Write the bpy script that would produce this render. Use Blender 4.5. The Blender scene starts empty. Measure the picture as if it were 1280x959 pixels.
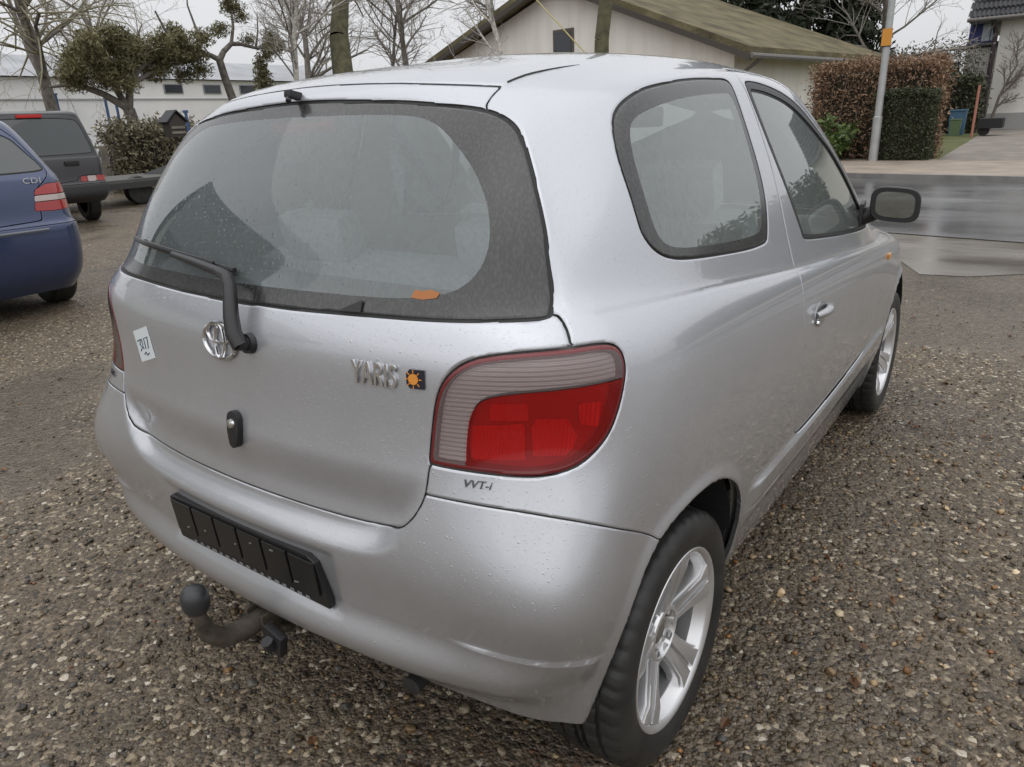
import bpy, bmesh, math, random
import numpy as np
from mathutils import Matrix, Vector, Euler

random.seed(7)
RNG = np.random.default_rng(11)
SC = bpy.context.scene
COL = SC.collection
R = math.radians

# ------------------------------------------------------------------ camera
def make_camera(loc, yaw, pitch, roll, lens):
    f = Vector((math.cos(pitch)*math.cos(yaw), math.cos(pitch)*math.sin(yaw), math.sin(pitch)))
    r = f.cross(Vector((0, 0, 1))).normalized(); u = r.cross(f)
    c, s = math.cos(roll), math.sin(roll)
    r, u = c*r+s*u, -s*r+c*u
    cd = bpy.data.cameras.new('camera'); co = bpy.data.objects.new('camera', cd); COL.objects.link(co)
    co.matrix_world = Matrix(((r.x, u.x, -f.x, loc[0]), (r.y, u.y, -f.y, loc[1]), (r.z, u.z, -f.z, loc[2]), (0, 0, 0, 1)))
    cd.sensor_width = 36; cd.lens = lens; cd.clip_start = .02; cd.clip_end = 3000
    cd.dof.use_dof = False
    SC.camera = co
CAM = (-1.25884, -1.29900, 1.36775)
make_camera(CAM, R(36.3638), R(-19.7876), R(-2.4630), 25.656)

# ------------------------------------------------------------------ overcast sky, weak broad sun, exposure
world = bpy.data.worlds.new('World'); SC.world = world; world.use_nodes = True
_n = world.node_tree.nodes; _l = world.node_tree.links
SUN_EL, SUN_AZ = R(68), R(200)          # azimuth measured from +x towards +y
sky = _n.new('ShaderNodeTexSky'); sky.sky_type = 'NISHITA'; sky.sun_disc = False
sky.sun_elevation = SUN_EL; sky.sun_rotation = R(90)-SUN_AZ
sky.air_density = 1.0; sky.dust_density = 3.0; sky.ozone_density = 1.0
hs = _n.new('ShaderNodeHueSaturation'); hs.inputs['Saturation'].default_value = .10
mx = _n.new('ShaderNodeMix'); mx.data_type = 'RGBA'; mx.inputs['Factor'].default_value = .80
# the closed grey cloud deck: the standard overcast rise in brightness from horizon to zenith
_g = _n.new('ShaderNodeTexCoord'); _s = _n.new('ShaderNodeSeparateXYZ'); _l.new(_g.outputs['Generated'], _s.inputs[0])
_m = _n.new('ShaderNodeMapRange'); _m.inputs['From Min'].default_value = 0; _m.inputs['From Max'].default_value = 1
_m.inputs['To Min'].default_value = 6.1; _m.inputs['To Max'].default_value = 10.0; _l.new(_s.outputs['Z'], _m.inputs['Value'])
_z = _n.new('ShaderNodeTexNoise'); _z.inputs['Scale'].default_value = 2.2; _z.inputs['Detail'].default_value = 6; _l.new(_g.outputs['Generated'], _z.inputs['Vector'])
_q = _n.new('ShaderNodeMapRange'); _q.inputs['From Min'].default_value = .3; _q.inputs['From Max'].default_value = .7; _q.inputs['To Min'].default_value = .92; _q.inputs['To Max'].default_value = 1.08; _l.new(_z.outputs['Fac'], _q.inputs['Value'])
_p = _n.new('ShaderNodeMath'); _p.operation = 'MULTIPLY'; _l.new(_m.outputs[0], _p.inputs[0]); _l.new(_q.outputs[0], _p.inputs[1])
_t = _n.new('ShaderNodeVectorMath'); _t.operation = 'SCALE'; _t.inputs[0].default_value = (.985, 1.0, 1.03); _l.new(_p.outputs[0], _t.inputs['Scale'])
_l.new(_t.outputs[0], mx.inputs['B'])
_l.new(sky.outputs['Color'], hs.inputs['Color']); _l.new(hs.outputs['Color'], mx.inputs['A'])
bg = _n['Background']; bg.inputs['Strength'].default_value = .10
_l.new(mx.outputs['Result'], bg.inputs['Color'])
sd = bpy.data.lights.new('sun', 'SUN'); sd.energy = .6; sd.angle = R(120); sd.color = (1, .97, .93)
so = bpy.data.objects.new('sun', sd); COL.objects.link(so)
so.rotation_euler = Vector((math.cos(SUN_EL)*math.cos(SUN_AZ), math.cos(SUN_EL)*math.sin(SUN_AZ), math.sin(SUN_EL))).to_track_quat('Z', 'Y').to_euler()
SC.view_settings.view_transform = 'Standard'; SC.view_settings.look = 'None'
SC.view_settings.exposure = 0.36; SC.view_settings.gamma = 1.0
SC.view_settings.use_curve_mapping = False
SC.cycles.max_bounces = 7; SC.cycles.diffuse_bounces = 3; SC.cycles.glossy_bounces = 4; SC.cycles.transparent_max_bounces = 14
SC.cycles.caustics_reflective = False; SC.cycles.caustics_refractive = False

# ------------------------------------------------------------------ material helpers
MATS = {}
def mat(name, col=(.5, .5, .5), rough=.5, metal=0., coat=0., coat_rough=.03, spec=.5, emit=None, noise=None, bump=None, var=None):
    """var = (scale, amount): colour variation; bump = (scale, strength, distance)"""
    if name in MATS: return MATS[name]
    m = bpy.data.materials.new(name); m.use_nodes = True; MATS[name] = m
    nt = m.node_tree; b = nt.nodes['Principled BSDF']
    b.inputs['Base Color'].default_value = (*col, 1); b.inputs['Roughness'].default_value = rough
    b.inputs['Metallic'].default_value = metal; b.inputs['Coat Weight'].default_value = coat
    b.inputs['Coat Roughness'].default_value = coat_rough
    b.inputs['Specular IOR Level'].default_value = spec
    tc = nt.nodes.new('ShaderNodeTexCoord')
    if var:
        nz = nt.nodes.new('ShaderNodeTexNoise'); nz.inputs['Scale'].default_value = var[0]; nz.inputs['Detail'].default_value = 6
        nt.links.new(tc.outputs['Object'], nz.inputs['Vector'])
        rp = nt.nodes.new('ShaderNodeMapRange'); rp.inputs['From Min'].default_value = .3; rp.inputs['From Max'].default_value = .7
        rp.inputs['To Min'].default_value = 1-var[1]; rp.inputs['To Max'].default_value = 1+var[1]
        nt.links.new(nz.outputs['Fac'], rp.inputs['Value'])
        mu = nt.nodes.new('ShaderNodeVectorMath'); mu.operation = 'SCALE'; mu.inputs[0].default_value = col
        nt.links.new(rp.outputs['Result'], mu.inputs['Scale']); nt.links.new(mu.outputs['Vector'], b.inputs['Base Color'])
    if bump:
        nz = nt.nodes.new('ShaderNodeTexNoise'); nz.inputs['Scale'].default_value = bump[0]; nz.inputs['Detail'].default_value = 5
        nt.links.new(tc.outputs['Object'], nz.inputs['Vector'])
        bp = nt.nodes.new('ShaderNodeBump'); bp.inputs['Strength'].default_value = bump[1]; bp.inputs['Distance'].default_value = bump[2]
        nt.links.new(nz.outputs['Fac'], bp.inputs['Height']); nt.links.new(bp.outputs['Normal'], b.inputs['Normal'])
    if emit:
        b.inputs['Emission Color'].default_value = (*emit[0], 1); b.inputs['Emission Strength'].default_value = emit[1]
    return m

def droplets(nt, b, scales, strength, coat=False, vec='Object', dist=.0012):
    """rain beads: bump from thresholded voronoi cells of random presence"""
    tc = nt.nodes.new('ShaderNodeTexCoord'); prev = None
    for sc, thr, pres in scales:
        v = nt.nodes.new('ShaderNodeTexVoronoi'); v.inputs['Scale'].default_value = sc
        v.inputs['Randomness'].default_value = 1.0
        nt.links.new(tc.outputs[vec], v.inputs['Vector'])
        mr = nt.nodes.new('ShaderNodeMapRange'); mr.interpolation_type = 'SMOOTHSTEP'
        mr.inputs['From Min'].default_value = 0.; mr.inputs['From Max'].default_value = thr
        mr.inputs['To Min'].default_value = 1.; mr.inputs['To Max'].default_value = 0.
        nt.links.new(v.outputs['Distance'], mr.inputs['Value'])
        sx = nt.nodes.new('ShaderNodeSeparateColor'); nt.links.new(v.outputs['Color'], sx.inputs['Color'])
        gt = nt.nodes.new('ShaderNodeMath'); gt.operation = 'LESS_THAN'; gt.inputs[1].default_value = pres
        nt.links.new(sx.outputs['Red'], gt.inputs[0])
        mu = nt.nodes.new('ShaderNodeMath'); mu.operation = 'MULTIPLY'
        nt.links.new(mr.outputs['Result'], mu.inputs[0]); nt.links.new(gt.outputs[0], mu.inputs[1])
        bp = nt.nodes.new('ShaderNodeBump'); bp.inputs['Strength'].default_value = strength; bp.inputs['Distance'].default_value = dist
        nt.links.new(mu.outputs[0], bp.inputs['Height'])
        if prev: nt.links.new(prev.outputs['Normal'], bp.inputs['Normal'])
        prev = bp
    for s in (['Coat Normal', 'Normal'] if coat else ['Normal']):
        nt.links.new(prev.outputs['Normal'], b.inputs[s])
    return prev

def glass_mat(name, tint, rough=.02, film=.0, film_col=(.6, .63, .63), drops=None, refl=1.0):
    """thin pane: tinted see-through + Fresnel mirror + a pale film of mist and dirt that also paints in sky brightness"""
    m = bpy.data.materials.new(name); m.use_nodes = True; MATS[name] = m
    nt = m.node_tree; nt.nodes.remove(nt.nodes['Principled BSDF']); out = nt.nodes['Material Output']
    tr = nt.nodes.new('ShaderNodeBsdfTransparent'); tr.inputs['Color'].default_value = (*tint, 1)
    df = nt.nodes.new('ShaderNodeBsdfDiffuse'); df.inputs['Color'].default_value = (*film_col, 1)
    gl = nt.nodes.new('ShaderNodeBsdfGlossy'); gl.inputs['Roughness'].default_value = rough
    m1 = nt.nodes.new('ShaderNodeMixShader'); m1.inputs['Fac'].default_value = film
    fr = nt.nodes.new('ShaderNodeFresnel'); fr.inputs['IOR'].default_value = 1.62
    m2 = nt.nodes.new('ShaderNodeMixShader')
    sc = nt.nodes.new('ShaderNodeMath'); sc.operation = 'MULTIPLY'; sc.inputs[1].default_value = refl; sc.use_clamp = True
    nt.links.new(fr.outputs[0], sc.inputs[0])
    nt.links.new(tr.outputs[0], m1.inputs[1]); nt.links.new(df.outputs[0], m1.inputs[2])
    nt.links.new(sc.outputs[0], m2.inputs['Fac']); nt.links.new(m1.outputs[0], m2.inputs[1]); nt.links.new(gl.outputs[0], m2.inputs[2])
    nt.links.new(m2.outputs[0], out.inputs['Surface'])
    if film:
        tc = nt.nodes.new('ShaderNodeTexCoord'); nz = nt.nodes.new('ShaderNodeTexNoise'); nz.inputs['Scale'].default_value = 160; nz.inputs['Detail'].default_value = 4
        mp = nt.nodes.new('ShaderNodeMapping'); mp.inputs['Scale'].default_value = (1, 1, .12)
        nt.links.new(tc.outputs['Object'], mp.inputs['Vector']); nt.links.new(mp.outputs[0], nz.inputs['Vector'])
        mr = nt.nodes.new('ShaderNodeMapRange'); mr.inputs['From Min'].default_value = .3; mr.inputs['From Max'].default_value = .7
        mr.inputs['To Min'].default_value = film*.85; mr.inputs['To Max'].default_value = film*1.15
        nt.links.new(nz.outputs['Fac'], mr.inputs['Value']); nt.links.new(mr.outputs[0], m1.inputs['Fac'])
    if drops:
        class _B: pass
        w = nt.nodes.new('ShaderNodeBsdfDiffuse')   # only carries the bump chain's socket
        bp = droplets(nt, w, *drops)
        nt.links.new(bp.outputs['Normal'], gl.inputs['Normal'])
        nt.nodes.remove(w)
    return m

# ------------------------------------------------------------------ object helpers
def tag(o, label=None, cat=None, group=None, kind=None):
    if label: o['label'] = label
    if cat: o['category'] = cat
    if group: o['group'] = group
    if kind: o['kind'] = kind
    return o
def link(name, me, parent=None, m=None):
    o = bpy.data.objects.new(name, me); COL.objects.link(o)
    if parent is not None: o.parent = parent
    if m is not None and me is not None:
        for x in (m if isinstance(m, (list, tuple)) else [m]): me.materials.append(x)
    return o
def empty(name, loc=(0, 0, 0), rz=0, parent=None):
    o = bpy.data.objects.new(name, None); COL.objects.link(o); o.location = loc; o.rotation_euler = (0, 0, rz)
    o.empty_display_size = .1
    if parent is not None: o.parent = parent
    return o
def raw(name, V, F, m=None, parent=None, smooth=False, N=None):
    me = bpy.data.meshes.new(name)
    me.from_pydata(np.asarray(V, float).tolist(), [], [tuple(int(k) for k in f) for f in F]); me.update()
    if smooth or N is not None: me.polygons.foreach_set('use_smooth', [True]*len(me.polygons))
    if N is not None: me.normals_split_custom_set_from_vertices(np.asarray(N).tolist())
    return link(name, me, parent, m)

class MB:
    """collects simple solids, then builds ONE mesh object"""
    def __init__(s): s.bm = bmesh.new()
    def box(s, c, d, rz=0, rx=0, ry=0, bevel=0):
        t = bmesh.new(); bmesh.ops.create_cube(t, size=1)
        bmesh.ops.scale(t, vec=d, verts=t.verts)
        if bevel: bmesh.ops.bevel(t, geom=t.edges[:]+t.verts[:], offset=bevel, segments=2, profile=.7, affect='EDGES')
        bmesh.ops.transform(t, matrix=Matrix.Translation(c) @ Euler((rx, ry, rz)).to_matrix().to_4x4(), verts=t.verts)
        return s._add(t)
    def _add(s, t):
        me = bpy.data.meshes.new('t'); t.to_mesh(me); t.free(); s.bm.from_mesh(me); bpy.data.meshes.remove(me); return s
    def tube(s, pts, rad, n=8, cap=True):
        pts = [Vector(p) for p in pts]
        rr = rad if isinstance(rad, (list, tuple)) else [rad]*len(pts)
        t = bmesh.new(); rings = []; ref = None
        for i, p in enumerate(pts):
            d = (pts[min(i+1, len(pts)-1)]-pts[max(i-1, 0)]).normalized()
            if ref is None:
                ref = d.cross(Vector((0, 0, 1)) if abs(d.z) < .9 else Vector((1, 0, 0))).normalized()
            ref = (ref-d*ref.dot(d)).normalized(); b = d.cross(ref)
            rings.append([t.verts.new(p+(ref*math.cos(a)+b*math.sin(a))*rr[i]) for a in [2*math.pi*k/n for k in range(n)]])
        for a, b in zip(rings, rings[1:]):
            for k in range(n): t.faces.new((a[k], a[(k+1) % n], b[(k+1) % n], b[k]))
        if cap:
            t.faces.new(rings[0][::-1]); t.faces.new(rings[-1])
        return s._add(t)
    def lathe(s, prof, n=48, axis='Y', c=(0, 0, 0), close=False):
        """prof: (radius, along-axis)"""
        t = bmesh.new(); rings = []
        for r_, h in prof:
            ring = []
            for k in range(n):
                a = 2*math.pi*k/n; u, v = r_*math.cos(a), r_*math.sin(a)
                p = {'Y': (u, h, v), 'Z': (u, v, h), 'X': (h, u, v)}[axis]
                ring.append(t.verts.new(Vector(p)+Vector(c)))
            rings.append(ring)
        if close: rings.append(rings[0])
        for a, b in zip(rings, rings[1:]):
            for k in range(n): t.faces.new((a[k], a[(k+1) % n], b[(k+1) % n], b[k]))
        bmesh.ops.remove_doubles(t, verts=t.verts, dist=1e-6)
        bmesh.ops.recalc_face_normals(t, faces=t.faces)
        return s._add(t)
    def prism(s, poly, a, b, to3):
        """poly: 2-D outline, extruded between depths a and b; to3(u,v,d)->xyz"""
        t = bmesh.new()
        A = [t.verts.new(to3(u, v, a)) for u, v in poly]; B = [t.verts.new(to3(u, v, b)) for u, v in poly]
        t.faces.new(A); t.faces.new(B[::-1]); n = len(poly)
        for k in range(n): t.faces.new((A[k], B[k], B[(k+1) % n], A[(k+1) % n]))
        bmesh.ops.recalc_face_normals(t, faces=t.faces)
        return s._add(t)
    def quad(s, *P):
        s.bm.faces.new([s.bm.verts.new(p) for p in P]); return s
    def build(s, name, m=None, parent=None, smooth=None, bevel=0):
        if bevel: bmesh.ops.bevel(s.bm, geom=[e for e in s.bm.edges if e.is_manifold and e.calc_face_angle(0) > .5], offset=bevel, segments=2, profile=.7, affect='EDGES')
        me = bpy.data.meshes.new(name); s.bm.to_mesh(me); s.bm.free()
        if smooth:
            me.polygons.foreach_set('use_smooth', [True]*len(me.polygons))
            try: me.set_sharp_from_angle(angle=R(smooth if smooth is not True else 40))
            except Exception: pass
        return link(name, me, parent, m)
def sstep(a, b, x):
    t = np.clip((x-a)/(b-a), 0, 1); return t*t*(3-2*t)
# ------------------------------------------------------------------ car body surface (bicubic, half car, y>0)
# station order R0 R1 R2 R3 C1 C2 C3 S1..S7 F1..F4 ; (x,y,z)
def rows():
    T=[]
    def row(rear,side,front): T.append(rear+side+front)
    row([(-.455,0,.335),(-.447,.22,.333),(-.425,.42,.318),(-.39,.56,.295),(-.345,.66,.268),(-.285,.725,.255),(-.2,.755,.25)],
        [(0,.755,.25),(.35,.755,.235),(.8,.76,.225),(1.25,.76,.22),(1.7,.76,.22),(2.1,.755,.22),(2.5,.73,.21)],[(2.82,.64,.2),(2.95,.48,.2),(3.0,.25,.2),(3.02,0,.2)])
    row([(-.492,0,.41),(-.485,.22,.41),(-.465,.42,.405),(-.432,.58,.40),(-.385,.69,.395),(-.31,.757,.39),(-.2,.782,.385)],
        [(0,.795,.37),(.35,.79,.345),(.8,.79,.33),(1.25,.79,.33),(1.7,.79,.33),(2.1,.79,.33),(2.5,.77,.32)],[(2.87,.66,.32),(3.02,.5,.32),(3.08,.26,.32),(3.10,0,.32)])
    row([(-.503,0,.53),(-.496,.22,.53),(-.480,.42,.53),(-.462,.61,.53),(-.425,.735,.53),(-.338,.792,.53),(-.2,.803,.53)],
        [(0,.82,.53),(.35,.82,.51),(.8,.825,.50),(1.25,.825,.50),(1.7,.82,.50),(2.1,.815,.5),(2.5,.79,.48)],[(2.88,.67,.46),(3.02,.51,.46),(3.08,.27,.46),(3.10,0,.46)])
    row([(-.508,0,.65),(-.501,.22,.65),(-.483,.42,.65),(-.467,.61,.65),(-.43,.74,.65),(-.343,.795,.655),(-.2,.807,.66)],
        [(0,.828,.66),(.35,.83,.65),(.8,.832,.64),(1.25,.83,.63),(1.7,.827,.62),(2.1,.82,.61),(2.5,.795,.59)],[(2.86,.67,.57),(3.0,.51,.57),(3.06,.27,.57),(3.08,0,.57)])
    row([(-.474,0,.82),(-.467,.22,.82),(-.447,.42,.82),(-.418,.575,.82),(-.365,.69,.82),(-.29,.768,.82),(-.19,.808,.815)],
        [(0,.825,.80),(.35,.828,.78),(.8,.83,.76),(1.25,.828,.74),(1.7,.824,.72),(2.1,.815,.70),(2.5,.79,.67)],[(2.83,.665,.65),(2.96,.505,.65),(3.02,.265,.65),(3.04,0,.65)])
    row([(-.464,0,.96),(-.457,.22,.96),(-.437,.42,.96),(-.405,.565,.96),(-.352,.675,.96),(-.28,.75,.96),(-.18,.79,.955)],
        [(0,.812,.935),(.35,.818,.905),(.8,.822,.868),(1.25,.822,.835),(1.7,.818,.805),(2.1,.808,.78),(2.5,.775,.73)],[(2.80,.65,.70),(2.92,.49,.70),(2.98,.26,.70),(3.0,0,.70)])
    # shoulder (bulge just below crease)
    row([(-.452,0,1.015),(-.445,.22,1.016),(-.425,.42,1.018),(-.39,.56,1.02),(-.338,.665,1.022),(-.275,.73,1.025),(-.185,.765,1.022)],
        [(0,.785,1.015),(.35,.797,.982),(.8,.807,.94),(1.25,.81,.903),(1.7,.808,.868),(2.1,.795,.837),(2.5,.755,.785)],[(2.73,.63,.755),(2.84,.47,.755),(2.90,.25,.755),(2.92,0,.755)])
    # crease
    row([(-.435,0,1.047),(-.428,.22,1.048),(-.408,.42,1.051),(-.37,.555,1.054),(-.303,.655,1.059),(-.268,.692,1.062),(-.208,.724,1.06)],
        [(0,.762,1.047),(.35,.778,1.010),(.8,.792,.965),(1.25,.797,.927),(1.7,.795,.89),(2.1,.765,.868),(2.4,.70,.838)],[(2.55,.58,.83),(2.63,.43,.835),(2.68,.22,.838),(2.70,0,.84)])
    row([(-.417,0,1.077),(-.41,.22,1.077),(-.39,.42,1.08),(-.335,.57,1.083),(-.274,.652,1.088),(-.256,.671,1.09),(-.215,.692,1.09)],
        [(0,.747,1.075),(.35,.766,1.038),(.8,.782,.993),(1.25,.786,.953),(1.68,.783,.925),(1.96,.73,.925),(2.08,.64,.93)],[(2.12,.5,.935),(2.16,.35,.94),(2.19,.18,.945),(2.2,0,.945)])
    row([(-.335,0,1.235),(-.328,.22,1.233),(-.307,.40,1.23),(-.267,.525,1.225),(-.224,.598,1.222),(-.207,.615,1.222),(-.165,.635,1.222)],
        [(0,.695,1.225),(.35,.71,1.22),(.8,.718,1.21),(1.22,.718,1.195),(1.53,.695,1.18),(1.66,.64,1.185),(1.74,.55,1.195)],[(1.80,.43,1.2),(1.83,.29,1.205),(1.85,.14,1.21),(1.86,0,1.21)])
    row([(-.235,0,1.37),(-.228,.22,1.367),(-.213,.365,1.361),(-.19,.465,1.353),(-.165,.523,1.347),(-.15,.54,1.347),(-.105,.565,1.35)],
        [(.08,.636,1.362),(.38,.647,1.378),(.8,.653,1.38),(1.14,.646,1.373),(1.34,.617,1.36),(1.42,.56,1.36),(1.47,.47,1.37)],[(1.51,.37,1.378),(1.53,.25,1.384),(1.545,.12,1.388),(1.55,0,1.389)])
    row([(-.193,0,1.42),(-.186,.2,1.417),(-.17,.335,1.411),(-.148,.425,1.403),(-.122,.475,1.4),(-.103,.495,1.401),(-.06,.52,1.406)],
        [(.1,.583,1.424),(.40,.607,1.446),(.78,.608,1.452),(1.05,.60,1.445),(1.20,.56,1.435),(1.26,.5,1.437),(1.30,.42,1.445)],[(1.33,.32,1.452),(1.35,.21,1.456),(1.36,.1,1.459),(1.365,0,1.46)])
    row([(-.160,0,1.448),(-.152,.19,1.445),(-.133,.32,1.440),(-.102,.40,1.434),(-.073,.44,1.433),(-.05,.457,1.436),(0,.478,1.444)],
        [(.15,.522,1.456),(.42,.54,1.474),(.75,.54,1.480),(.97,.525,1.476),(1.08,.485,1.472),(1.13,.43,1.473),(1.16,.36,1.479)],[(1.185,.28,1.483),(1.2,.18,1.486),(1.205,.09,1.488),(1.21,0,1.489)])
    row([(.0,0,1.488),(.005,.13,1.486),(.02,.24,1.483),(.04,.295,1.481),(.065,.325,1.481),(.09,.34,1.483),(.135,.355,1.489)],
        [(.24,.385,1.499),(.45,.385,1.511),(.7,.38,1.515),(.84,.365,1.513),(.90,.335,1.505),(.94,.30,1.506),(.965,.25,1.508)],[(.985,.19,1.510),(.995,.13,1.512),(1.0,.065,1.513),(1.0,0,1.514)])
    sx=[.2,.205,.22,.24,.26,.28,.31,.36,.48,.65,.72,.75,.77,.785,.79,.795,.8,.8]
    T.append([(x,0,1.533-.075*max(0,.55-x)**2/.35-.05*max(0,x-.65)**2) for x in sx])
    T=np.array(T,float)
    mid=T[8]*.66+T[9]*.34
    return np.insert(T,9,mid,axis=0)
MIR=np.array([1,-1,1.])
def ext(P):  # pad control net with mirrored ghosts
    top=P[-2]*MIR
    bot=2*P[0]-P[1]
    P=np.concatenate([bot[None],P,top[None]],0)
    l=P[:,1]*MIR;r=P[:,-2]*MIR
    return np.concatenate([l[:,None],P,r[:,None]],1)
def basis(n,k):
    # sample rows: n intervals each with k subdivisions -> matrix (sum k +1) x (n+3)
    A=[]
    for i in range(n):
        for j in range(k[i]):
            t=j/k[i];A.append((i,t))
    A.append((n-1,1.0))
    M=np.zeros((len(A),n+3))
    for q,(i,t) in enumerate(A):
        M[q,i:i+4]=[(1-t)**3/6,(3*t**3-6*t*t+4)/6,(-3*t**3+3*t*t+3*t+1)/6,t**3/6]
    return M
def control(T,it=6,relax=.85):
    P=T.copy();n,m=T.shape[:2]
    Bv=basis(n-1,[1]*(n-1));Bu=basis(m-1,[1]*(m-1))
    for _ in range(it):
        E=ext(P);S=np.einsum('ai,ijc,bj->abc',Bv,E,Bu)
        P=P+relax*(T-S)
        P[:,0,1]=0;P[:,-1,1]=0;P[-1,:,1]=0
    return P
def surface(kv,ku,it=6):
    T=rows();P=control(T,it);E=ext(P)
    Bv=basis(T.shape[0]-1,kv);Bu=basis(T.shape[1]-1,ku)
    return np.einsum('ai,ijc,bj->abc',Bv,E,Bu)
# ------------------------------------------------------------------ triangle-soup cutting (panel gaps, glass outlines, feature lines)
def soup_from_grid(S):
    n, m = S.shape[:2]
    idx = np.arange(n*m).reshape(n, m)
    a, b, c, d = idx[:-1, :-1].ravel(), idx[:-1, 1:].ravel(), idx[1:, 1:].ravel(), idx[1:, :-1].ravel()
    T = np.concatenate([np.stack([a, c, b], 1), np.stack([a, d, c], 1)])
    return S.reshape(-1, 3).copy(), T
def clean(V, T):
    a = np.linalg.norm(np.cross(V[T[:, 1]]-V[T[:, 0]], V[T[:, 2]]-V[T[:, 0]]), axis=1)
    return T[a > 1e-12]
def vnormals(V, T):
    fn = np.cross(V[T[:, 1]]-V[T[:, 0]], V[T[:, 2]]-V[T[:, 0]])
    N = np.zeros_like(V)
    for k in range(3):
        p, q, r_ = V[T[:, k]], V[T[:, (k+1) % 3]], V[T[:, (k+2) % 3]]
        e, f = q-p, r_-p
        ang = np.arccos(np.clip((e*f).sum(1)/(np.linalg.norm(e, axis=1)*np.linalg.norm(f, axis=1)+1e-15), -1, 1))
        np.add.at(N, T[:, k], fn/(np.linalg.norm(fn, axis=1, keepdims=True)+1e-15)*ang[:, None])
    l = np.linalg.norm(N, axis=1, keepdims=True); l[l < 1e-12] = 1
    return N/l
def cut(V, N, T, field, level=0.):
    """insert vertices along field==level"""
    d = field(V)-level
    d[np.abs(d) < 2e-5] = 0
    s = np.sign(d)[T]
    cross = (s.max(1) > 0) & (s.min(1) < 0)
    if not cross.any(): return V, N, T
    keep = T[~cross]; X = T[cross]
    E = np.concatenate([X[:, [0, 1]], X[:, [1, 2]], X[:, [2, 0]]])
    E = E[(d[E[:, 0]]*d[E[:, 1]]) < 0]
    E = np.unique(np.sort(E, 1), axis=0)
    t = d[E[:, 0]]/(d[E[:, 0]]-d[E[:, 1]])
    A, B = V[E[:, 0]].copy(), V[E[:, 1]].copy()
    da, db = d[E[:, 0]].copy(), d[E[:, 1]].copy()
    for _ in range(3):                                   # false position
        P = A+(B-A)*(da/(da-db))[:, None]; dp = field(P)-level
        w = (dp*da) > 0
        A[w], da[w] = P[w], dp[w]; B[~w], db[~w] = P[~w], np.where(np.abs(dp[~w]) < 1e-9, np.sign(db[~w])*1e-9, dp[~w])
    den = da-db; den[np.abs(den) < 1e-15] = 1e-15
    P = A+(B-A)*np.clip(da/den, 0, 1)[:, None]
    NN = N[E[:, 0]]*(1-t)[:, None]+N[E[:, 1]]*t[:, None]
    NN /= np.linalg.norm(NN, axis=1, keepdims=True)+1e-12
    base = len(V); V = np.concatenate([V, P]); N = np.concatenate([N, NN])
    key = {(int(a), int(b)): base+i for i, (a, b) in enumerate(E)}
    out = []
    for tri in X:
        a, b, c = (int(k) for k in tri)
        for _ in range(3):
            sa, sb, sc = d[a], d[b], d[c]
            if sa == 0 and sb*sc < 0:
                m = key[(min(b, c), max(b, c))]; out += [(a, b, m), (a, m, c)]; break
            if sa != 0 and sa*sb < 0 and sa*sc < 0:
                m = key[(min(a, b), max(a, b))]; n_ = key[(min(a, c), max(a, c))]
                out += [(a, m, n_), (m, b, c), (m, c, n_)]; break
            a, b, c = b, c, a
    T = np.concatenate([keep, np.array(out, int)])
    return V, N, T
def compact(V, N, T):
    u, inv = np.unique(T, return_inverse=True)
    return V[u], N[u], inv.reshape(T.shape)
def chaikin(P, n=2, closed=True):
    P = np.array(P, float)
    for _ in range(n):
        Q = np.roll(P, -1, 0) if closed else P[1:]
        A = P if closed else P[:-1]
        R_ = np.stack([A*.75+Q*.25, A*.25+Q*.75], 1).reshape(-1, 2)
        P = R_ if closed else np.concatenate([P[:1], R_, P[-1:]])
    return P
def poly_sd(poly):
    P = np.array(poly, float); Q = np.roll(P, -1, 0)
    def f(u, v):
        u = np.asarray(u, float); v = np.asarray(v, float)
        best = np.full(u.shape, 1e9); ins = np.zeros(u.shape, bool)
        for (x0, y0), (x1, y1) in zip(P, Q):
            dx, dy = x1-x0, y1-y0; L = dx*dx+dy*dy
            if L < 1e-14: continue
            t = np.clip(((u-x0)*dx+(v-y0)*dy)/L, 0, 1)
            best = np.minimum(best, (u-x0-t*dx)**2+(v-y0-t*dy)**2)
            c = ((y0 > v) != (y1 > v))
            xi = x0+(v-y0)*dx/(dy if abs(dy) > 1e-12 else 1e-12)
            ins ^= c & (u < xi)
        b = np.sqrt(best); return np.where(ins, -b, b)
    return f
def grad3(field, P, h=1e-4):
    g = np.stack([(field(P+e)-field(P-e))/(2*h) for e in np.eye(3)*h], 1)
    return g/(np.linalg.norm(g, axis=1, keepdims=True)+1e-12)
def take(M, field, g=.002, w=.004, drop=.0016, tilt=.8):
    """split soup M along field: returns (inside panel, gap strip, remaining); panel edges are rounded over"""
    V, N, T = M
    for lv in (-g-w, -g, g, g+w) if w else (-g, g):
        V, N, T = cut(V, N, T, field, lv)
    d = field(V)
    if w:
        a = np.abs(d); e = (a < g+w*.5) & (a > g*.5) if g > 0 else a < w*.5
        idx = np.where(e)[0]
        if len(idx):
            G = grad3(field, V[idx]); G -= N[idx]*(G*N[idx]).sum(1)[:, None]
            sgn = np.where((d[idx] < 0) & (g > 0), 1., -1.)[:, None]
            V[idx] -= N[idx]*drop
            NN = N[idx]+tilt*G*sgn; N = N.copy(); N[idx] = NN/np.linalg.norm(NN, axis=1, keepdims=True)
            d[idx] = np.where(d[idx] < 0, -g, g)
    dt = d[T]; mean = dt.mean(1)
    ins = dt.max(1) <= -g+4e-5; outs = dt.min(1) >= g-4e-5
    st = ~(ins | outs)
    return compact(V, N, T[ins]), compact(V, N, T[st]), compact(V, N, T[outs])
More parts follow.
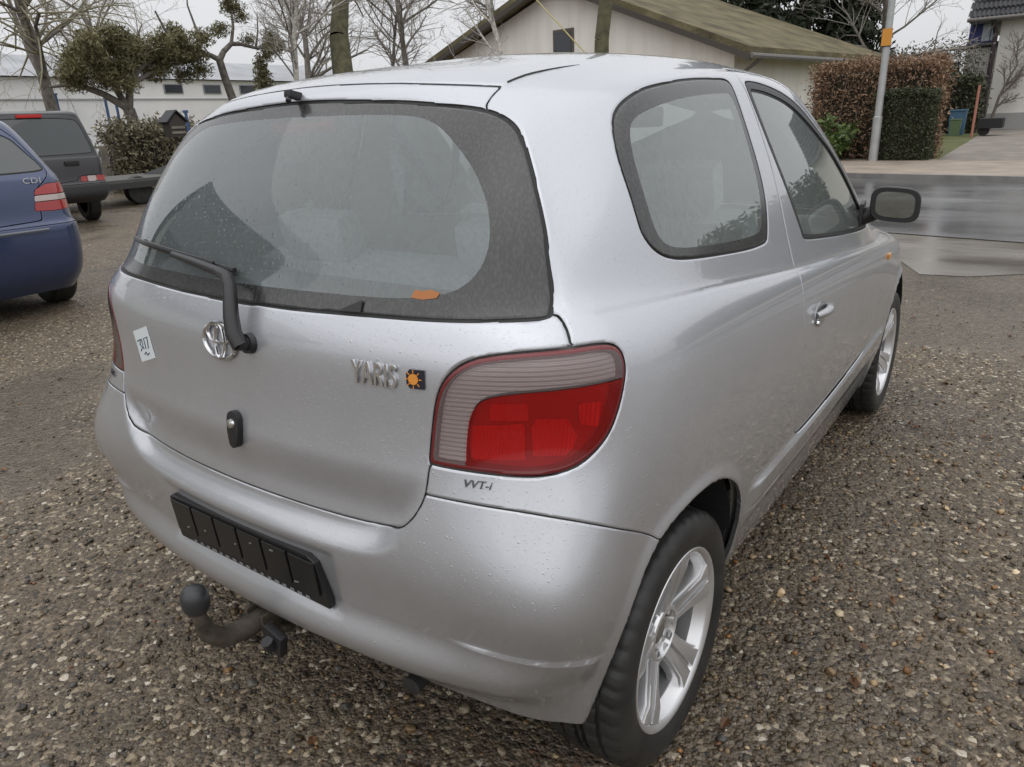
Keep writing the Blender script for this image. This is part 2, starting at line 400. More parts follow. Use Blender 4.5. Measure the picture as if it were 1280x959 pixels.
def add_lip(M, depth=.012, ymin=.002, skip=None):
    """turn the open edges inwards so that the panel has visible thickness"""
    V, N, T = M
    E = np.concatenate([T[:, [0, 1]], T[:, [1, 2]], T[:, [2, 0]]])
    S_ = np.sort(E, 1); _, i, c = np.unique(S_, axis=0, return_index=True, return_counts=True)
    B = E[i[c == 1]]
    ok = ~((np.abs(V[B[:, 0], 1]) < ymin) & (np.abs(V[B[:, 1], 1]) < ymin))
    B = B[ok]
    if len(B) == 0: return M
    a, b = V[B[:, 0]], V[B[:, 1]]; na, nb = N[B[:, 0]], N[B[:, 1]]
    t = np.cross(b-a, na+nb); t /= np.linalg.norm(t, axis=1, keepdims=True)+1e-12
    k = len(V); m = len(B)
    newV = np.concatenate([a, b, b-nb*depth, a-na*depth]); newN = np.concatenate([t, t, t, t])
    q = np.arange(m)
    F = np.concatenate([np.stack([k+q, k+m+q, k+2*m+q], 1)[:, ::-1], np.stack([k+q, k+2*m+q, k+3*m+q], 1)[:, ::-1]])
    return np.concatenate([V, newV]), np.concatenate([N, newN]), np.concatenate([T, F])
def mirror(M):
    V, N, T = M; return V*MIR, N*MIR, T[:, ::-1]
def join(*Ms):
    Vs, Ns, Ts, k = [], [], [], 0
    for V, N, T in Ms: Vs.append(V); Ns.append(N); Ts.append(T+k); k += len(V)
    return np.concatenate(Vs), np.concatenate(Ns), np.concatenate(Ts)
def both(M): return join(M, mirror(M))
def mesh_obj(name, M, m, parent, lip=0.):
    if lip: M = add_lip(M, lip)
    return raw(name, M[0], M[2], m, parent, N=M[1])
# ------------------------------------------------------------------ materials of the silver car
def paint_mat():
    m = mat('silver_paint', (.545, .56, .60), .34, .58, 1.0, .025)
    nt = m.node_tree; b = nt.nodes['Principled BSDF']
    droplets(nt, b, [(85, .22, .16), (170, .27, .30), (330, .3, .35)], .5, coat=True, dist=.0011)
    tc = nt.nodes.new('ShaderNodeTexCoord')
    fl = nt.nodes.new('ShaderNodeTexVoronoi'); fl.inputs['Scale'].default_value = 900; nt.links.new(tc.outputs['Object'], fl.inputs['Vector'])
    fm = nt.nodes.new('ShaderNodeSeparateColor'); nt.links.new(fl.outputs['Color'], fm.inputs['Color'])
    fr_ = nt.nodes.new('ShaderNodeMapRange'); fr_.inputs['To Min'].default_value = .48; fr_.inputs['To Max'].default_value = .68; nt.links.new(fm.outputs['Red'], fr_.inputs['Value']); nt.links.new(fr_.outputs[0], b.inputs['Metallic'])
    # road film on the lower body, with a patchy outline
    nz = nt.nodes.new('ShaderNodeTexNoise'); nz.inputs['Scale'].default_value = 7; nz.inputs['Detail'].default_value = 8; nz.inputs['Roughness'].default_value = .65
    nt.links.new(tc.outputs['Object'], nz.inputs['Vector'])
    sp = nt.nodes.new('ShaderNodeSeparateXYZ'); nt.links.new(tc.outputs['Object'], sp.inputs[0])
    ad = nt.nodes.new('ShaderNodeMath'); ad.operation = 'MULTIPLY_ADD'; ad.inputs[1].default_value = -.55; nt.links.new(nz.outputs['Fac'], ad.inputs[0]); nt.links.new(sp.outputs['Z'], ad.inputs[2])
    mr = nt.nodes.new('ShaderNodeMapRange'); mr.inputs['From Min'].default_value = .02; mr.inputs['From Max'].default_value = .62
    mr.inputs['To Min'].default_value = .42; mr.inputs['To Max'].default_value = .04
    nt.links.new(ad.outputs[0], mr.inputs['Value'])
    mx_ = nt.nodes.new('ShaderNodeMix'); mx_.data_type = 'RGBA'; mx_.inputs['A'].default_value = (.545, .56, .60, 1); mx_.inputs['B'].default_value = (.25, .235, .21, 1)
    nt.links.new(mr.outputs[0], mx_.inputs['Factor']); nt.links.new(mx_.outputs['Result'], b.inputs['Base Color'])
    m2 = nt.nodes.new('ShaderNodeMapRange'); m2.inputs['To Min'].default_value = .31; m2.inputs['To Max'].default_value = .52
    nt.links.new(mr.outputs[0], m2.inputs['Value']); nt.links.new(m2.outputs[0], b.inputs['Roughness'])
    return m
PAINT = paint_mat()
BLACK = mat('black_plastic', (.018, .018, .02), .42, bump=(220, .15, .001))
RUBBER = mat('black_rubber', (.013, .013, .014), .55)
LINER = mat('dark_liner', (.02, .02, .021), .8)
TRIM = mat('grey_interior_trim', (.5, .51, .5), .7)
SEAT = mat('grey_seat_fabric', (.30, .33, .35), .9, var=(60, .2))
CHROME = mat('chrome', (.75, .75, .76), .12, 1.0)
DARKMETAL = mat('dark_metal', (.06, .06, .06), .5, .6, var=(20, .4))
FRIT = mat('black_glass_border', (.030, .030, .031), .25, 0, spec=.6, coat=.3, coat_rough=.1)
def _frit():
    nt = FRIT.node_tree; b = nt.nodes['Principled BSDF']
    tc = nt.nodes.new('ShaderNodeTexCoord'); mp = nt.nodes.new('ShaderNodeMapping'); mp.inputs['Scale'].default_value = (210, 210, 9)
    nz = nt.nodes.new('ShaderNodeTexNoise'); nz.inputs['Scale'].default_value = 1; nz.inputs['Detail'].default_value = 3
    nt.links.new(tc.outputs['Object'], mp.inputs['Vector']); nt.links.new(mp.outputs[0], nz.inputs['Vector'])
    cr = nt.nodes.new('ShaderNodeMapRange'); cr.inputs['From Min'].default_value = .45; cr.inputs['From Max'].default_value = .62
    cr.inputs['To Min'].default_value = .026; cr.inputs['To Max'].default_value = .048
    nt.links.new(nz.outputs['Fac'], cr.inputs['Value'])
    cb = nt.nodes.new('ShaderNodeCombineColor'); [nt.links.new(cr.outputs[0], cb.inputs[k]) for k in range(3)]
    nt.links.new(cb.outputs[0], b.inputs['Base Color'])
    droplets(nt, b, [(110, .28, .2), (220, .3, .25)], .25, coat=True, dist=.0008)
_frit()
DROPS = ([(90, .3, .3), (200, .3, .35)], .35)
REARGLASS = glass_mat('wet_rear_glass', (.84, .91, .91), .03, .14, (.64, .74, .76), DROPS, 1.7)
SIDEGLASS = glass_mat('side_glass', (.90, .96, .94), .015, .22, (.74, .82, .80), ([(70, .2, .12)], .3), 1.5)  # pale film also paints in brightness of sky and far windows
SCREEN = glass_mat('windscreen_glass', (.75, .8, .79), .02, .04)

# ------------------------------------------------------------------ body surface, feature lines
S0 = surface([12, 14, 16, 20, 9, 7, 6, 6, 5, 8, 10, 6, 5, 8, 12], [13, 13, 10, 8, 8, 11, 24, 28, 22, 18, 12, 12, 8, 8, 6, 6, 6])
_ky, _kz = S0[..., 1], S0[..., 2]
U_RECESS = poly_sd(chaikin([(-.6, .9), (-.6, .62), (0, .62), (.2, .62), (.324, .623), (.40, .634), (.44, .656), (.467, .694), (.495, .74), (.509, .775), (.512, .9)], 2))
def recess(P):
    d = -U_RECESS(P[..., 1], P[..., 2])
    q_ = d/.030; r_ = .027*np.where(q_ < .25, np.clip(q_+.25, 0, 1)**2, np.where(q_ > .75, 1-np.clip(1.25-q_, 0, 1)**2, q_))*(1-sstep(.695, .80, P[..., 2]))*(P[..., 0] < 0)
    y, z = P[..., 1], P[..., 2]                                       # shallow pocket for the number plate
    q = np.minimum(np.minimum(.292-y, .606-z), z-.448)
    return r_+.007*sstep(0, .018, q)*(P[..., 0] < 0)
S0 = S0.copy(); S0[..., 0] += recess(S0)
# lower bumper lip: the face turns in below the plate, then flares out again
_sx = S0[..., 0]+S0[..., 1]; _zl = np.interp(_sx, [-.6, 0, .16, .3, .46], [.480, .485, .488, .478, .448])
_lip = .026*(1-sstep(-.075, .0, S0[..., 2]-_zl))*(1-sstep(.02, .10, _zl-.07-S0[..., 2]))*(1-sstep(.18, .40, _sx))*(S0[..., 0] < -.15)
_dir = np.stack([-np.ones_like(_sx), .55*S0[..., 1]/.6, np.zeros_like(_sx)], -1); _dir /= np.linalg.norm(_dir, axis=-1, keepdims=True)
S0 = S0+_dir*_lip[..., None]
V, T = soup_from_grid(S0)
T = clean(V, T)
N = vnormals(V, T)
if (N[:, 1] > 0).mean() < .5: T = T[:, ::-1]; N = -N
def line(xs): 
    a = chaikin(xs, 3, closed=False); return lambda t: np.interp(t, a[:, 0], a[:, 1])
Z_LEDGE = line([(.0, .489), (.158, .490), (.232, .487), (.307, .480), (.374, .470), (.459, .450), (.52, .438)])
Z_CREASE = line([(-.268, 1.063), (0, 1.048), (.35, 1.011), (.8, .966), (1.25, .928), (1.7, .891), (2.05, .868)])
def f_ledge(P): return np.where((P[:, 0] < -.05) & (P[:, 2] < .7), P[:, 2]-Z_LEDGE(P[:, 0]+P[:, 1]), 1.)
def f_crease(P): return np.where((P[:, 0] > -.262) & (P[:, 0] < 1.95) & (P[:, 1] > .55), P[:, 2]-Z_CREASE(P[:, 0]), 1.)
def f_sill(P): return np.where((P[:, 0] > .2) & (P[:, 0] < 2.2) & (P[:, 1] > .5) & (P[:, 2] < .7), P[:, 2]-.492, 1.)
for fld, lv in ((f_ledge, (.005, 0., -.003)), (f_crease, (.007, 0., -.007)), (f_sill, (.010, 0., -.004, -.056, -.06, -.064))):
    for l_ in lv: V, N, T = cut(V, N, T, fld, l_)
ARCH_R = chaikin([(-.29, .1), (-.29, .36), (-.285, .443), (-.262, .517), (-.214, .589), (-.16, .632), (-.095, .654), (-.02, .662), (.05, .657), (.11, .641), (.20, .594), (.27, .52), (.305, .44), (.32, .36), (.32, .25), (.32, .1)], 2)
_th = np.linspace(-.2, math.pi+.2, 24)
ARCH_F = np.array([(2.37+.345, .1)]+[(2.37+.345*math.cos(a), .305+.352*math.sin(a)) for a in _th]+[(2.37-.345, .1)])
sd_ar, sd_af = poly_sd(ARCH_R), poly_sd(ARCH_F)
def f_arch(P): return np.where(P[:, 1] > .45, np.minimum(sd_ar(P[:, 0], P[:, 2]), sd_af(P[:, 0], P[:, 2])), 1.)
t = f_ledge(V); fade = sstep(.06, .16, V[:, 0]+V[:, 1])*(1-sstep(.43, .475, V[:, 0]+V[:, 1]))
disp = np.where((t < .9), .0065*fade*(1-sstep(0, .005, t))*(1-sstep(.01, .09, -t)), 0)
t = f_crease(V); disp -= np.where(t < .9, .0018*np.clip(1-np.abs(t)/.007, 0, 1)*sstep(-.262, -.2, V[:, 0])*(1-sstep(1.6, 1.9, V[:, 0])), 0)
t = f_sill(V); gx = sstep(.33, .42, V[:, 0])*(1-sstep(1.95, 2.1, V[:, 0]))
disp += np.where(t < .9, gx*(.012*(1-sstep(0, .010, t))*(1-sstep(.06, .14, -t))-.004*np.clip(1-np.abs(t+.06)/.004, 0, 1)), 0)
a = f_arch(V); disp += .007*(1-sstep(0, .035, np.abs(a)))*(a < .5)
V = V+N*disp[:, None]
T = clean(V, T); N = vnormals(V, T)
sp = np.abs(V[:, 1]) < 1e-6; N[sp, 1] = 0; N /= np.linalg.norm(N, axis=1, keepdims=True)+1e-12
M = (V, N, T)

# ------------------------------------------------------------------ panel outlines
GLASS_YZ = [(-.6, 1.423), (0, 1.423), (.117, 1.420), (.273, 1.412), (.373, 1.402), (.439, 1.393), (.475, 1.383), (.504, 1.369), (.526, 1.352), (.551, 1.321), (.574, 1.286), (.604, 1.229), (.623, 1.191), (.645, 1.13), (.660, 1.085), (.666, 1.066), (.666, 1.066), (.655, 1.062), (.58, 1.062), (.508, 1.062), (.394, 1.061), (.256, 1.057), (.149, 1.054), (0, 1.052), (-.6, 1.052)]
sd_rg = poly_sd(chaikin(GLASS_YZ, 2))
FRIT_YZ = [(-.6, 1.394), (0, 1.394), (.2, 1.391), (.31, 1.386), (.36, 1.376), (.405, 1.354), (.459, 1.314), (.498, 1.276), (.529, 1.234), (.549, 1.184), (.55, 1.148), (.538, 1.12), (.511, 1.101), (.449, 1.091), (.293, 1.088), (0, 1.085), (-.6, 1.085)]
sd_fr = poly_sd(chaikin(FRIT_YZ, 2))
QG = [(-.043, 1.176), (-.038, 1.225), (-.028, 1.28), (-.011, 1.32), (.011, 1.355), (.033, 1.375), (.074, 1.396), (.149, 1.417), (.232, 1.428), (.373, 1.440), (.554, 1.443), (.590, 1.440), (.600, 1.430), (.602, 1.40), (.602, 1.31), (.604, 1.234), (.596, 1.16), (.578, 1.114), (.556, 1.080), (.545, 1.070), (.515, 1.066), (.406, 1.069), (.199, 1.089), (.072, 1.103), (.016, 1.115), (-.017, 1.132), (-.036, 1.155)]
sd_qg = poly_sd(chaikin(QG, 2))
QF = [(-.003, 1.18), (.0, 1.23), (.012, 1.29), (.04, 1.342), (.066, 1.36), (.10, 1.372), (.18, 1.387), (.319, 1.402), (.539, 1.410), (.568, 1.404), (.576, 1.36), (.572, 1.274), (.568, 1.21), (.55, 1.14), (.53, 1.105), (.50, 1.093), (.406, 1.094), (.199, 1.110), (.072, 1.124), (.03, 1.135), (.008, 1.15)]
sd_qf = poly_sd(chaikin(QF, 2))
DG = [(.716, 1.417), (.722, 1.354), (.748, 1.254), (.790, 1.16), (.838, 1.062), (.845, 1.045), (.86, 1.040), (.994, 1.021), (1.286, .990), (1.60, .966), (1.66, .966), (1.665, .985), (1.60, 1.065), (1.50, 1.145), (1.372, 1.205+.03), (1.25, 1.288), (1.12, 1.345), (1.0, 1.385), (.836, 1.412), (.73, 1.419)]
sd_dg = poly_sd(chaikin(DG, 2))
DT = [(.690, 1.428), (.700, 1.354), (.728, 1.254), (.770, 1.16), (.820, 1.062), (.826, 1.04), (.84, 1.030), (.994, 1.011), (1.286, .980), (1.60, .956), (1.69, .956), (1.715, .975), (1.64, 1.07), (1.53, 1.155), (1.39, 1.245), (1.27, 1.31), (1.14, 1.37), (1.0, 1.410), (.836, 1.435), (.72, 1.441)]
sd_dt = poly_sd(chaikin(DT, 2))
DOOR = [(.672, 1.462), (.684, 1.40), (.694, 1.27), (.697, 1.10), (.698, .985), (.700, .94), (.700, .75), (.702, .53), (.72, .505), (.80, .500), (1.4, .500), (1.74, .505), (1.79, .56), (1.82, .70), (1.81, .85), (1.77, .95), (1.70, 1.07), (1.57, 1.18), (1.42, 1.275), (1.30, 1.345), (1.16, 1.405), (1.0, 1.445), (.85, 1.464), (.70, 1.470)]
sd_do = poly_sd(chaikin(DOOR, 2))
LAMP = [(.074, .822), (.076, .835), (.086, .877), (.10, .932), (.117, .964), (.143, .987), (.178, 1.004), (.228, 1.014), (.318, 1.02), (.414, 1.022), (.475, 1.023), (.52, 1.018), (.543, 1.003), (.551, .976), (.543, .948), (.527, .913), (.501, .874), (.461, .846), (.416, .827), (.362, .817), (.299, .814), (.215, .816), (.131, .818), (.080, .819)]
sd_la = poly_sd(chaikin(LAMP, 2))
LAMPW = [(.150, .70), (.158, .834), (.168, .884), (.175, .91), (.192, .933), (.219, .945), (.282, .953), (.366, .956), (.456, .959), (.60, .962), (.60, .70)]
sd_lw = poly_sd(chaikin(LAMPW, 2))
GATE = [(-.6, 1.455), (0, 1.455), (.2, 1.449), (.36, 1.437), (.436, 1.430), (.441, 1.428), (.443, 1.415), (.447, 1.400), (.453, 1.389)]+[(y-.014, z-.008) for y, z in GLASS_YZ[6:15]]+[(.652, 1.066)]+[(.672, 1.068), (.684, 1.060), (.702, 1.042), (.716, 1.018), (.66, .99), (.58, .95), (.54, .88), (.515, .83), (.507, .81), (.506, .785), (.503, .762), (.492, .735), (.474, .710), (.450, .690), (.415, .677), (.34, .671), (.2, .669), (0, .668), (-.6, .668)]
sd_ga = poly_sd(chaikin(GATE, 1))
Z_SEAM = line([(-.6, .766), (.05, .766), (.18, .766), (.302, .761), (.436, .739), (.542, .695), (.651, .630), (.7, .60)])
SCR = [(-.6, .965), (0, .965), (.4, .962), (.63, .958), (.645, .975), (.615, 1.05), (.545, 1.2), (.465, 1.35), (.41, 1.41), (.35, 1.435), (.2, 1.452), (0, 1.457), (-.6, 1.457)]
sd_sc = poly_sd(chaikin(SCR, 2))
rearward = lambda P: P[:, 0]-.12
def f_rglass(P): return np.maximum(sd_rg(P[:, 1], P[:, 2]), rearward(P))
def f_frit(P): return sd_fr(P[:, 1], P[:, 2])
def f_q(P): return np.maximum(sd_qg(P[:, 0], P[:, 2]), .35-P[:, 1])
def f_qf(P): return sd_qf(P[:, 0], P[:, 2])
def f_dg(P): return np.maximum(sd_dg(P[:, 0], P[:, 2]), .35-P[:, 1])
def f_dt(P): return np.maximum(sd_dt(P[:, 0], P[:, 2]), .35-P[:, 1])
def f_door(P): return np.maximum(sd_do(P[:, 0], P[:, 2]), .35-P[:, 1])
def f_lamp(P): return np.maximum(sd_la(P[:, 0]+P[:, 1], P[:, 2]), P[:, 0])
def f_lampw(P): return sd_lw(P[:, 0]+P[:, 1], P[:, 2])
def f_gate(P): return np.maximum(sd_ga(P[:, 1], P[:, 2]), rearward(P))
def f_bump(P): return np.maximum(P[:, 2]-Z_SEAM(P[:, 0]+P[:, 1]), P[:, 0]+.02)
def f_screen(P): return np.maximum(sd_sc(P[:, 1], P[:, 2]), 1.1-P[:, 0])

_, _, M = take(M, f_arch, .0, .006, .002, .6)
rglass, rseal, M = take(M, f_rglass, .0028, .004, .002, .6)
qglass, qseal, M = take(M, f_q, .0022, .004, .0015, .6)
dtrim, _, M = take(M, f_dt, .0015, .004, .0015, .6)
dglass, dseal, dtrim = take(dtrim, f_dg, .002, 0)
screen, scseal, M = take(M, f_screen, .006, .004, .002, .6)
lamp, _, M = take(M, f_lamp, .0018, .005, .0022, .9)
liner = M
gate, _, M = take(M, f_gate, .0014, .004, .0018, .9)
door, _, M = take(M, f_door, .0022, .004, .0018, .4)
bumper, _, M = take(M, f_bump, .0013, .004, .0018, .9)
rfrit_in, _, rfrit = take(rglass, f_frit, .0, 0)
qclear, _, qfrit = take(qglass, f_qf, .0, 0)
lamp_red, _, lamp_clear = take(lamp, f_lampw, .0012, 0)

car = empty('silver_hatchback', (0, 0, 0))
tag(car, 'wet silver three-door hatchback parked on the gravel, rear towards the camera', 'car')
mesh_obj('body_shell', both(M), PAINT, car, .014)
bump_o = mesh_obj('rear_bumper', both(bumper), PAINT, car, .014)
gate_o = mesh_obj('tailgate', both(gate), PAINT, car, .014)
def shift(Mx, d): return Mx[0]-Mx[1]*d, Mx[1], Mx[2]
mesh_obj('rear_window', both(shift(rfrit_in, .0015)), REARGLASS, gate_o)
mesh_obj('window_border', both(shift(rfrit, .0015)), FRIT, gate_o)
mesh_obj('window_seal', both(shift(rseal, .004)), RUBBER, gate_o)
mesh_obj('windscreen', both(shift(screen, .002)), SCREEN, car)
mesh_obj('windscreen_seal', both(shift(scseal, .004)), RUBBER, car)
for sgn in (1, -1):
    X = (lambda m_: m_) if sgn == 1 else mirror
    d_o = mesh_obj('door', X(door), PAINT, car, .014)
    mesh_obj('door_window', X(shift(dglass, .006)), SIDEGLASS, d_o)
    mesh_obj('window_trim', X(shift(dtrim, .001)), BLACK, d_o, .006)
    mesh_obj('glass_run_seal', X(shift(dseal, .004)), RUBBER, d_o)
    q_o = mesh_obj('quarter_window', X(shift(qclear, .001)), SIDEGLASS, car)
    mesh_obj('window_border', X(shift(qfrit, .001)), FRIT, q_o)
    mesh_obj('window_seal', X(shift(qseal, .003)), RUBBER, q_o)
LV, LT = soup_from_grid(S0[::2, ::2] if S0.shape[0] % 2 and S0.shape[1] % 2 else S0); LT = clean(LV, LT); LNm = vnormals(LV, LT)
if (LNm[:, 1] > 0).mean() < .5: LT = LT[:, ::-1]; LNm = -LNm
ML = (LV, LNm, LT)
for ff, g_ in ((lambda P: f_arch(P)-.012, 0), (lambda P: f_rglass(P)+.004, 0), (lambda P: f_q(P)+.004, 0), (lambda P: f_dt(P)+.010, 0), (lambda P: f_screen(P)+.008, 0), (lambda P: f_lamp(P)-.002, 0)):
    _, _, ML = take(ML, ff, 0., 0)
LN = (ML[0]-ML[1]*.024, -ML[1], ML[2][:, ::-1])
mesh_obj('inner_lining', both(LN), [mat('pillar_trim', (.42, .43, .42), .8)], car)
# ------------------------------------------------------------------ tail lamps
def lens_mat(name, tint, body, spec_rough=.06):
    m = bpy.data.materials.new(name); m.use_nodes = True; nt = m.node_tree
    nt.nodes.remove(nt.nodes['Principled BSDF']); out = nt.nodes['Material Output']
    tr = nt.nodes.new('ShaderNodeBsdfTransparent'); tr.inputs['Color'].default_value = (*tint, 1)
    gl = nt.nodes.new('ShaderNodeBsdfGlossy'); gl.inputs['Roughness'].default_value = spec_rough
    fr = nt.nodes.new('ShaderNodeFresnel'); fr.inputs['IOR'].default_value = 1.5
    mxs = nt.nodes.new('ShaderNodeMixShader')
    df = nt.nodes.new('ShaderNodeBsdfDiffuse'); df.inputs['Color'].default_value = (*body[:3], 1); m0 = nt.nodes.new('ShaderNodeMixShader'); m0.inputs['Fac'].default_value = body[3]
    nt.links.new(tr.outputs[0], m0.inputs[1]); nt.links.new(df.outputs[0], m0.inputs[2])
    nt.links.new(fr.outputs[0], mxs.inputs['Fac']); nt.links.new(m0.outputs[0], mxs.inputs[1]); nt.links.new(gl.outputs[0], mxs.inputs[2])
    nt.links.new(mxs.outputs[0], out.inputs['Surface'])
    return m
RED = lens_mat('red_lamp_lens', (.98, .05, .035), (.62, .015, .015, .22)); CLEAR = lens_mat('clear_lamp_lens', (.95, .89, .89), (.62, .53, .53, .16))
def refl_mat(name, col, rough, scale, strength, direction=(0, 0, 1)):
    m = mat(name, col, rough, .25); nt = m.node_tree; b = nt.nodes['Principled BSDF']
    tc = nt.nodes.new('ShaderNodeTexCoord'); w = nt.nodes.new('ShaderNodeTexWave'); w.inputs['Scale'].default_value = scale
    w.bands_direction = 'Z' if direction[2] else 'Y'
    w.inputs['Distortion'].default_value = .3
    nt.links.new(tc.outputs['Object'], w.inputs['Vector'])
    bp = nt.nodes.new('ShaderNodeBump'); bp.inputs['Strength'].default_value = strength; bp.inputs['Distance'].default_value = .004
    nt.links.new(w.outputs['Fac'], bp.inputs['Height']); nt.links.new(bp.outputs['Normal'], b.inputs['Normal'])
    return m
REF_CLEAR = refl_mat('ribbed_clear_reflector', (.78, .70, .69), .35, 40, .8)
REF_RED = refl_mat('bright_reflector', (.95, .93, .90), .4, 60, .5, (0, 1, 0))
REF_DARK = mat('dull_red_housing', (.42, .26, .25), .5)
LAMPBLACK = mat('lamp_rim', (.15, .010, .012), .25, coat=.5)
def sz_poly(pts): return poly_sd(chaikin([p for q in pts for p in (q, q)], 2))
CELLS = [[(.175, .888), (.305, .895), (.300, .832), (.178, .830)], [(.228, .928), (.314, .930), (.313, .900), (.226, .899)],
         [(.320, .903), (.402, .900), (.428, .862), (.395, .838), (.318, .838)], [(.428, .925), (.486, .922), (.474, .880), (.430, .888)]]
def f_rim(P): return f_lamp(P)+.009
# lamp rim / lens / housing
lens_in, _, rim = take(lamp, f_rim, .0, 0)
lens_red, _, lens_clear = take(lens_in, f_lampw, .0008, 0)
back_red = shift(lens_red, .022); back_clear = shift(lens_clear, .014)
cells = []
for c in CELLS:
    fc = sz_poly(c); inside, _, _ = take(back_red, (lambda P, fc=fc: fc(P[:, 0]+P[:, 1], P[:, 2])), .0, 0)
    cells.append(shift(inside, -.006))
for sgn in (1, -1):
    X = (lambda m_: m_) if sgn == 1 else mirror
    l_o = mesh_obj('tail_lamp', X(rim), LAMPBLACK, car, .02)
    mesh_obj('red_lens', X(lens_red), RED, l_o)
    mesh_obj('clear_lens', X(lens_clear), CLEAR, l_o)
    mesh_obj('housing', X(back_red), REF_DARK, l_o, -.018)
    mesh_obj('clear_reflector', X(back_clear), REF_CLEAR, l_o)
    for c in cells: mesh_obj('reflector', X(c), REF_RED, l_o)

# ------------------------------------------------------------------ underbody, wheel wells
mb = MB()
rowA = surface([1]*15, [4]*17)[0]; pts = np.concatenate([rowA, (rowA*MIR)[::-1][1:-1]])
mb.prism([(p[0], p[1]) for p in (pts-[1.2, 0, 0])*[.955, .90, 1]+[1.2, 0, 0]], .335, .375, lambda u, v, d: (u, v, d))
mb.build('underbody', LINER, car)
for wx in (0, 2.37):
    for sgn in (1, -1):
        mb = MB(); n = 28; A = []
        for k in range(n+1):
            a_ = -.12+(math.pi)*k/n; A.append((wx+.012+.325*math.cos(a_), .30+.378*math.sin(a_)))
        for (x0, z0), (x1, z1) in zip(A, A[1:]):
            yo = lambda x_, z_: sgn*((.768 if x_ > wx+.05 else .66)+(.022 if x_ > wx+.05 else .12)*min(1, max(0, z_-.3)/.15))
            mb.quad((x0, yo(x0, z0), z0), (x1, yo(x1, z1), z1), (x1, sgn*.50, z1), (x0, sgn*.50, z0))
        mb.bm.faces.new([mb.bm.verts.new((x, sgn*.50, z)) for x, z in A])
        mb.build('wheel_well', LINER, car)

# ------------------------------------------------------------------ wheels
TYRE = mat('wet_tyre_rubber', (.024, .0235, .0225), .5, var=(9, .55), bump=(90, .3, .002))
ALLOY = mat('silver_alloy', (.74, .74, .75), .34, .75, .4, .1, var=(9, .10))
def tyre_mesh():
    n = 264; Rr = .289
    prof = [(.196, -.082), (.205, -.088), (.222, -.0945), (.245, -.0985), (.262, -.096), (.274, -.090), (.2815, -.082), (.285, -.074), (.2855, -.05), (.280, -.048), (.280, -.042), (.2875, -.040), (.289, -.014), (.281, -.012), (.281, -.005), (.289, -.003), (.289, 0)]
    prof = prof+[(r_, -h) for r_, h in prof[:-1]][::-1]
    Vv, Ff = [], []
    for i, (r_, h) in enumerate(prof):
        for k in range(n):
            rr = r_
            if .273 < r_ and abs(h) > .045 and (k % 6) < 2: rr -= .0035*min(1, (r_-.270)/.012)
            if .284 < r_ and abs(h) < .041 and ((k+2) % 6) < 1: rr -= .004
            if .235 < r_ < .25 and (k % 3) == 0: rr += .0006
            a_ = 2*math.pi*(k+.8*(abs(h) < .06)*h/.06)/n
            Vv.append((rr*math.cos(a_), h, rr*math.sin(a_)))
    m_ = len(prof)
    for i in range(m_-1):
        for k in range(n): Ff.append((i*n+k, i*n+(k+1) % n, (i+1)*n+(k+1) % n, (i+1)*n+k))
    return Vv, Ff
def make_wheel(parent, loc, side, spin):
    """side=+1 left: outer face towards +y"""
    w = empty('wheel', loc, 0, parent); w.rotation_euler = (0, spin, 0 if side > 0 else math.pi)
    Vv, Ff = tyre_mesh(); raw('tyre', Vv, Ff, TYRE, w, smooth=True).data.set_sharp_from_angle(angle=R(35))
    mb = MB()   # rim barrel and lip (outer face at +y)
    mb.lathe([(.188, -.085), (.197, -.083), (.186, -.06), (.180, .02), (.176, .055), (.184, .066), (.190, .082), (.1985, .089), (.2045, .0905), (.2065, .088), (.2065, .078)], 96)
    # five spokes, each a broad bar with a raised rib on either edge
    for k in range(5):
        a_ = 2*math.pi*k/5+math.pi/2
        ca, sa = math.cos(a_), math.sin(a_)
        def to3(u, v, d, ca=ca, sa=sa): return (u*ca-v*sa, d+(.058+.030*sstep(.05, .18, abs(u)))-.030, u*sa+v*ca)
        mb.prism([(.030, -.036), (.07, -.034), (.11, -.036), (.15, -.043), (.184, -.056), (.184, .056), (.15, .043), (.11, .036), (.07, .034), (.030, .036)], -.012, .018, to3)
        for s_ in (-1, 1):
            mb.prism([(.045, s_*.0045), (.15, s_*.0045), (.187, s_*.006), (.187, s_*.050), (.15, s_*.037), (.11, s_*.030), (.07, s_*.028), (.045, s_*.030)], .014, .026, to3)
    mb.lathe([(.068, .02), (.068, .050), (.064, .057), (.056, .059), (.052, .054), (.046, .046), (.030, .044), (.028, .036), (0, .036)], 48)
    mb.build('alloy_rim', ALLOY, w, smooth=30, bevel=.0022)
    mb = MB(); mb.lathe([(.0, .015), (.16, .015), (.16, -.03), (0, -.03)], 40); mb.build('brake_drum', DARKMETAL, w, smooth=30)
    for k in range(4):
        mb = MB(); a_ = 2*math.pi*(k+.4)/4; mb.lathe([(.0105, .03), (.0105, .052), (.008, .056), (0, .056)], 6, c=(.047*math.cos(a_), 0, .047*math.sin(a_))); mb.build('wheel_nut', mat('dull_nut', (.30, .30, .30), .4, .7), w)
    mb = MB(); mb.lathe([(.027, .034), (.027, .044), (.02, .047), (0, .047)], 6); mb.build('hub_cap', mat('dull_hub', (.22, .2, .18), .5, .5), w)
    return w
WY = .80-.093
for wx, sp_ in ((0, .06), (2.37, .9)):
    for sgn in (1, -1): make_wheel(car, (wx, sgn*WY, .284), sgn, sp_*sgn)

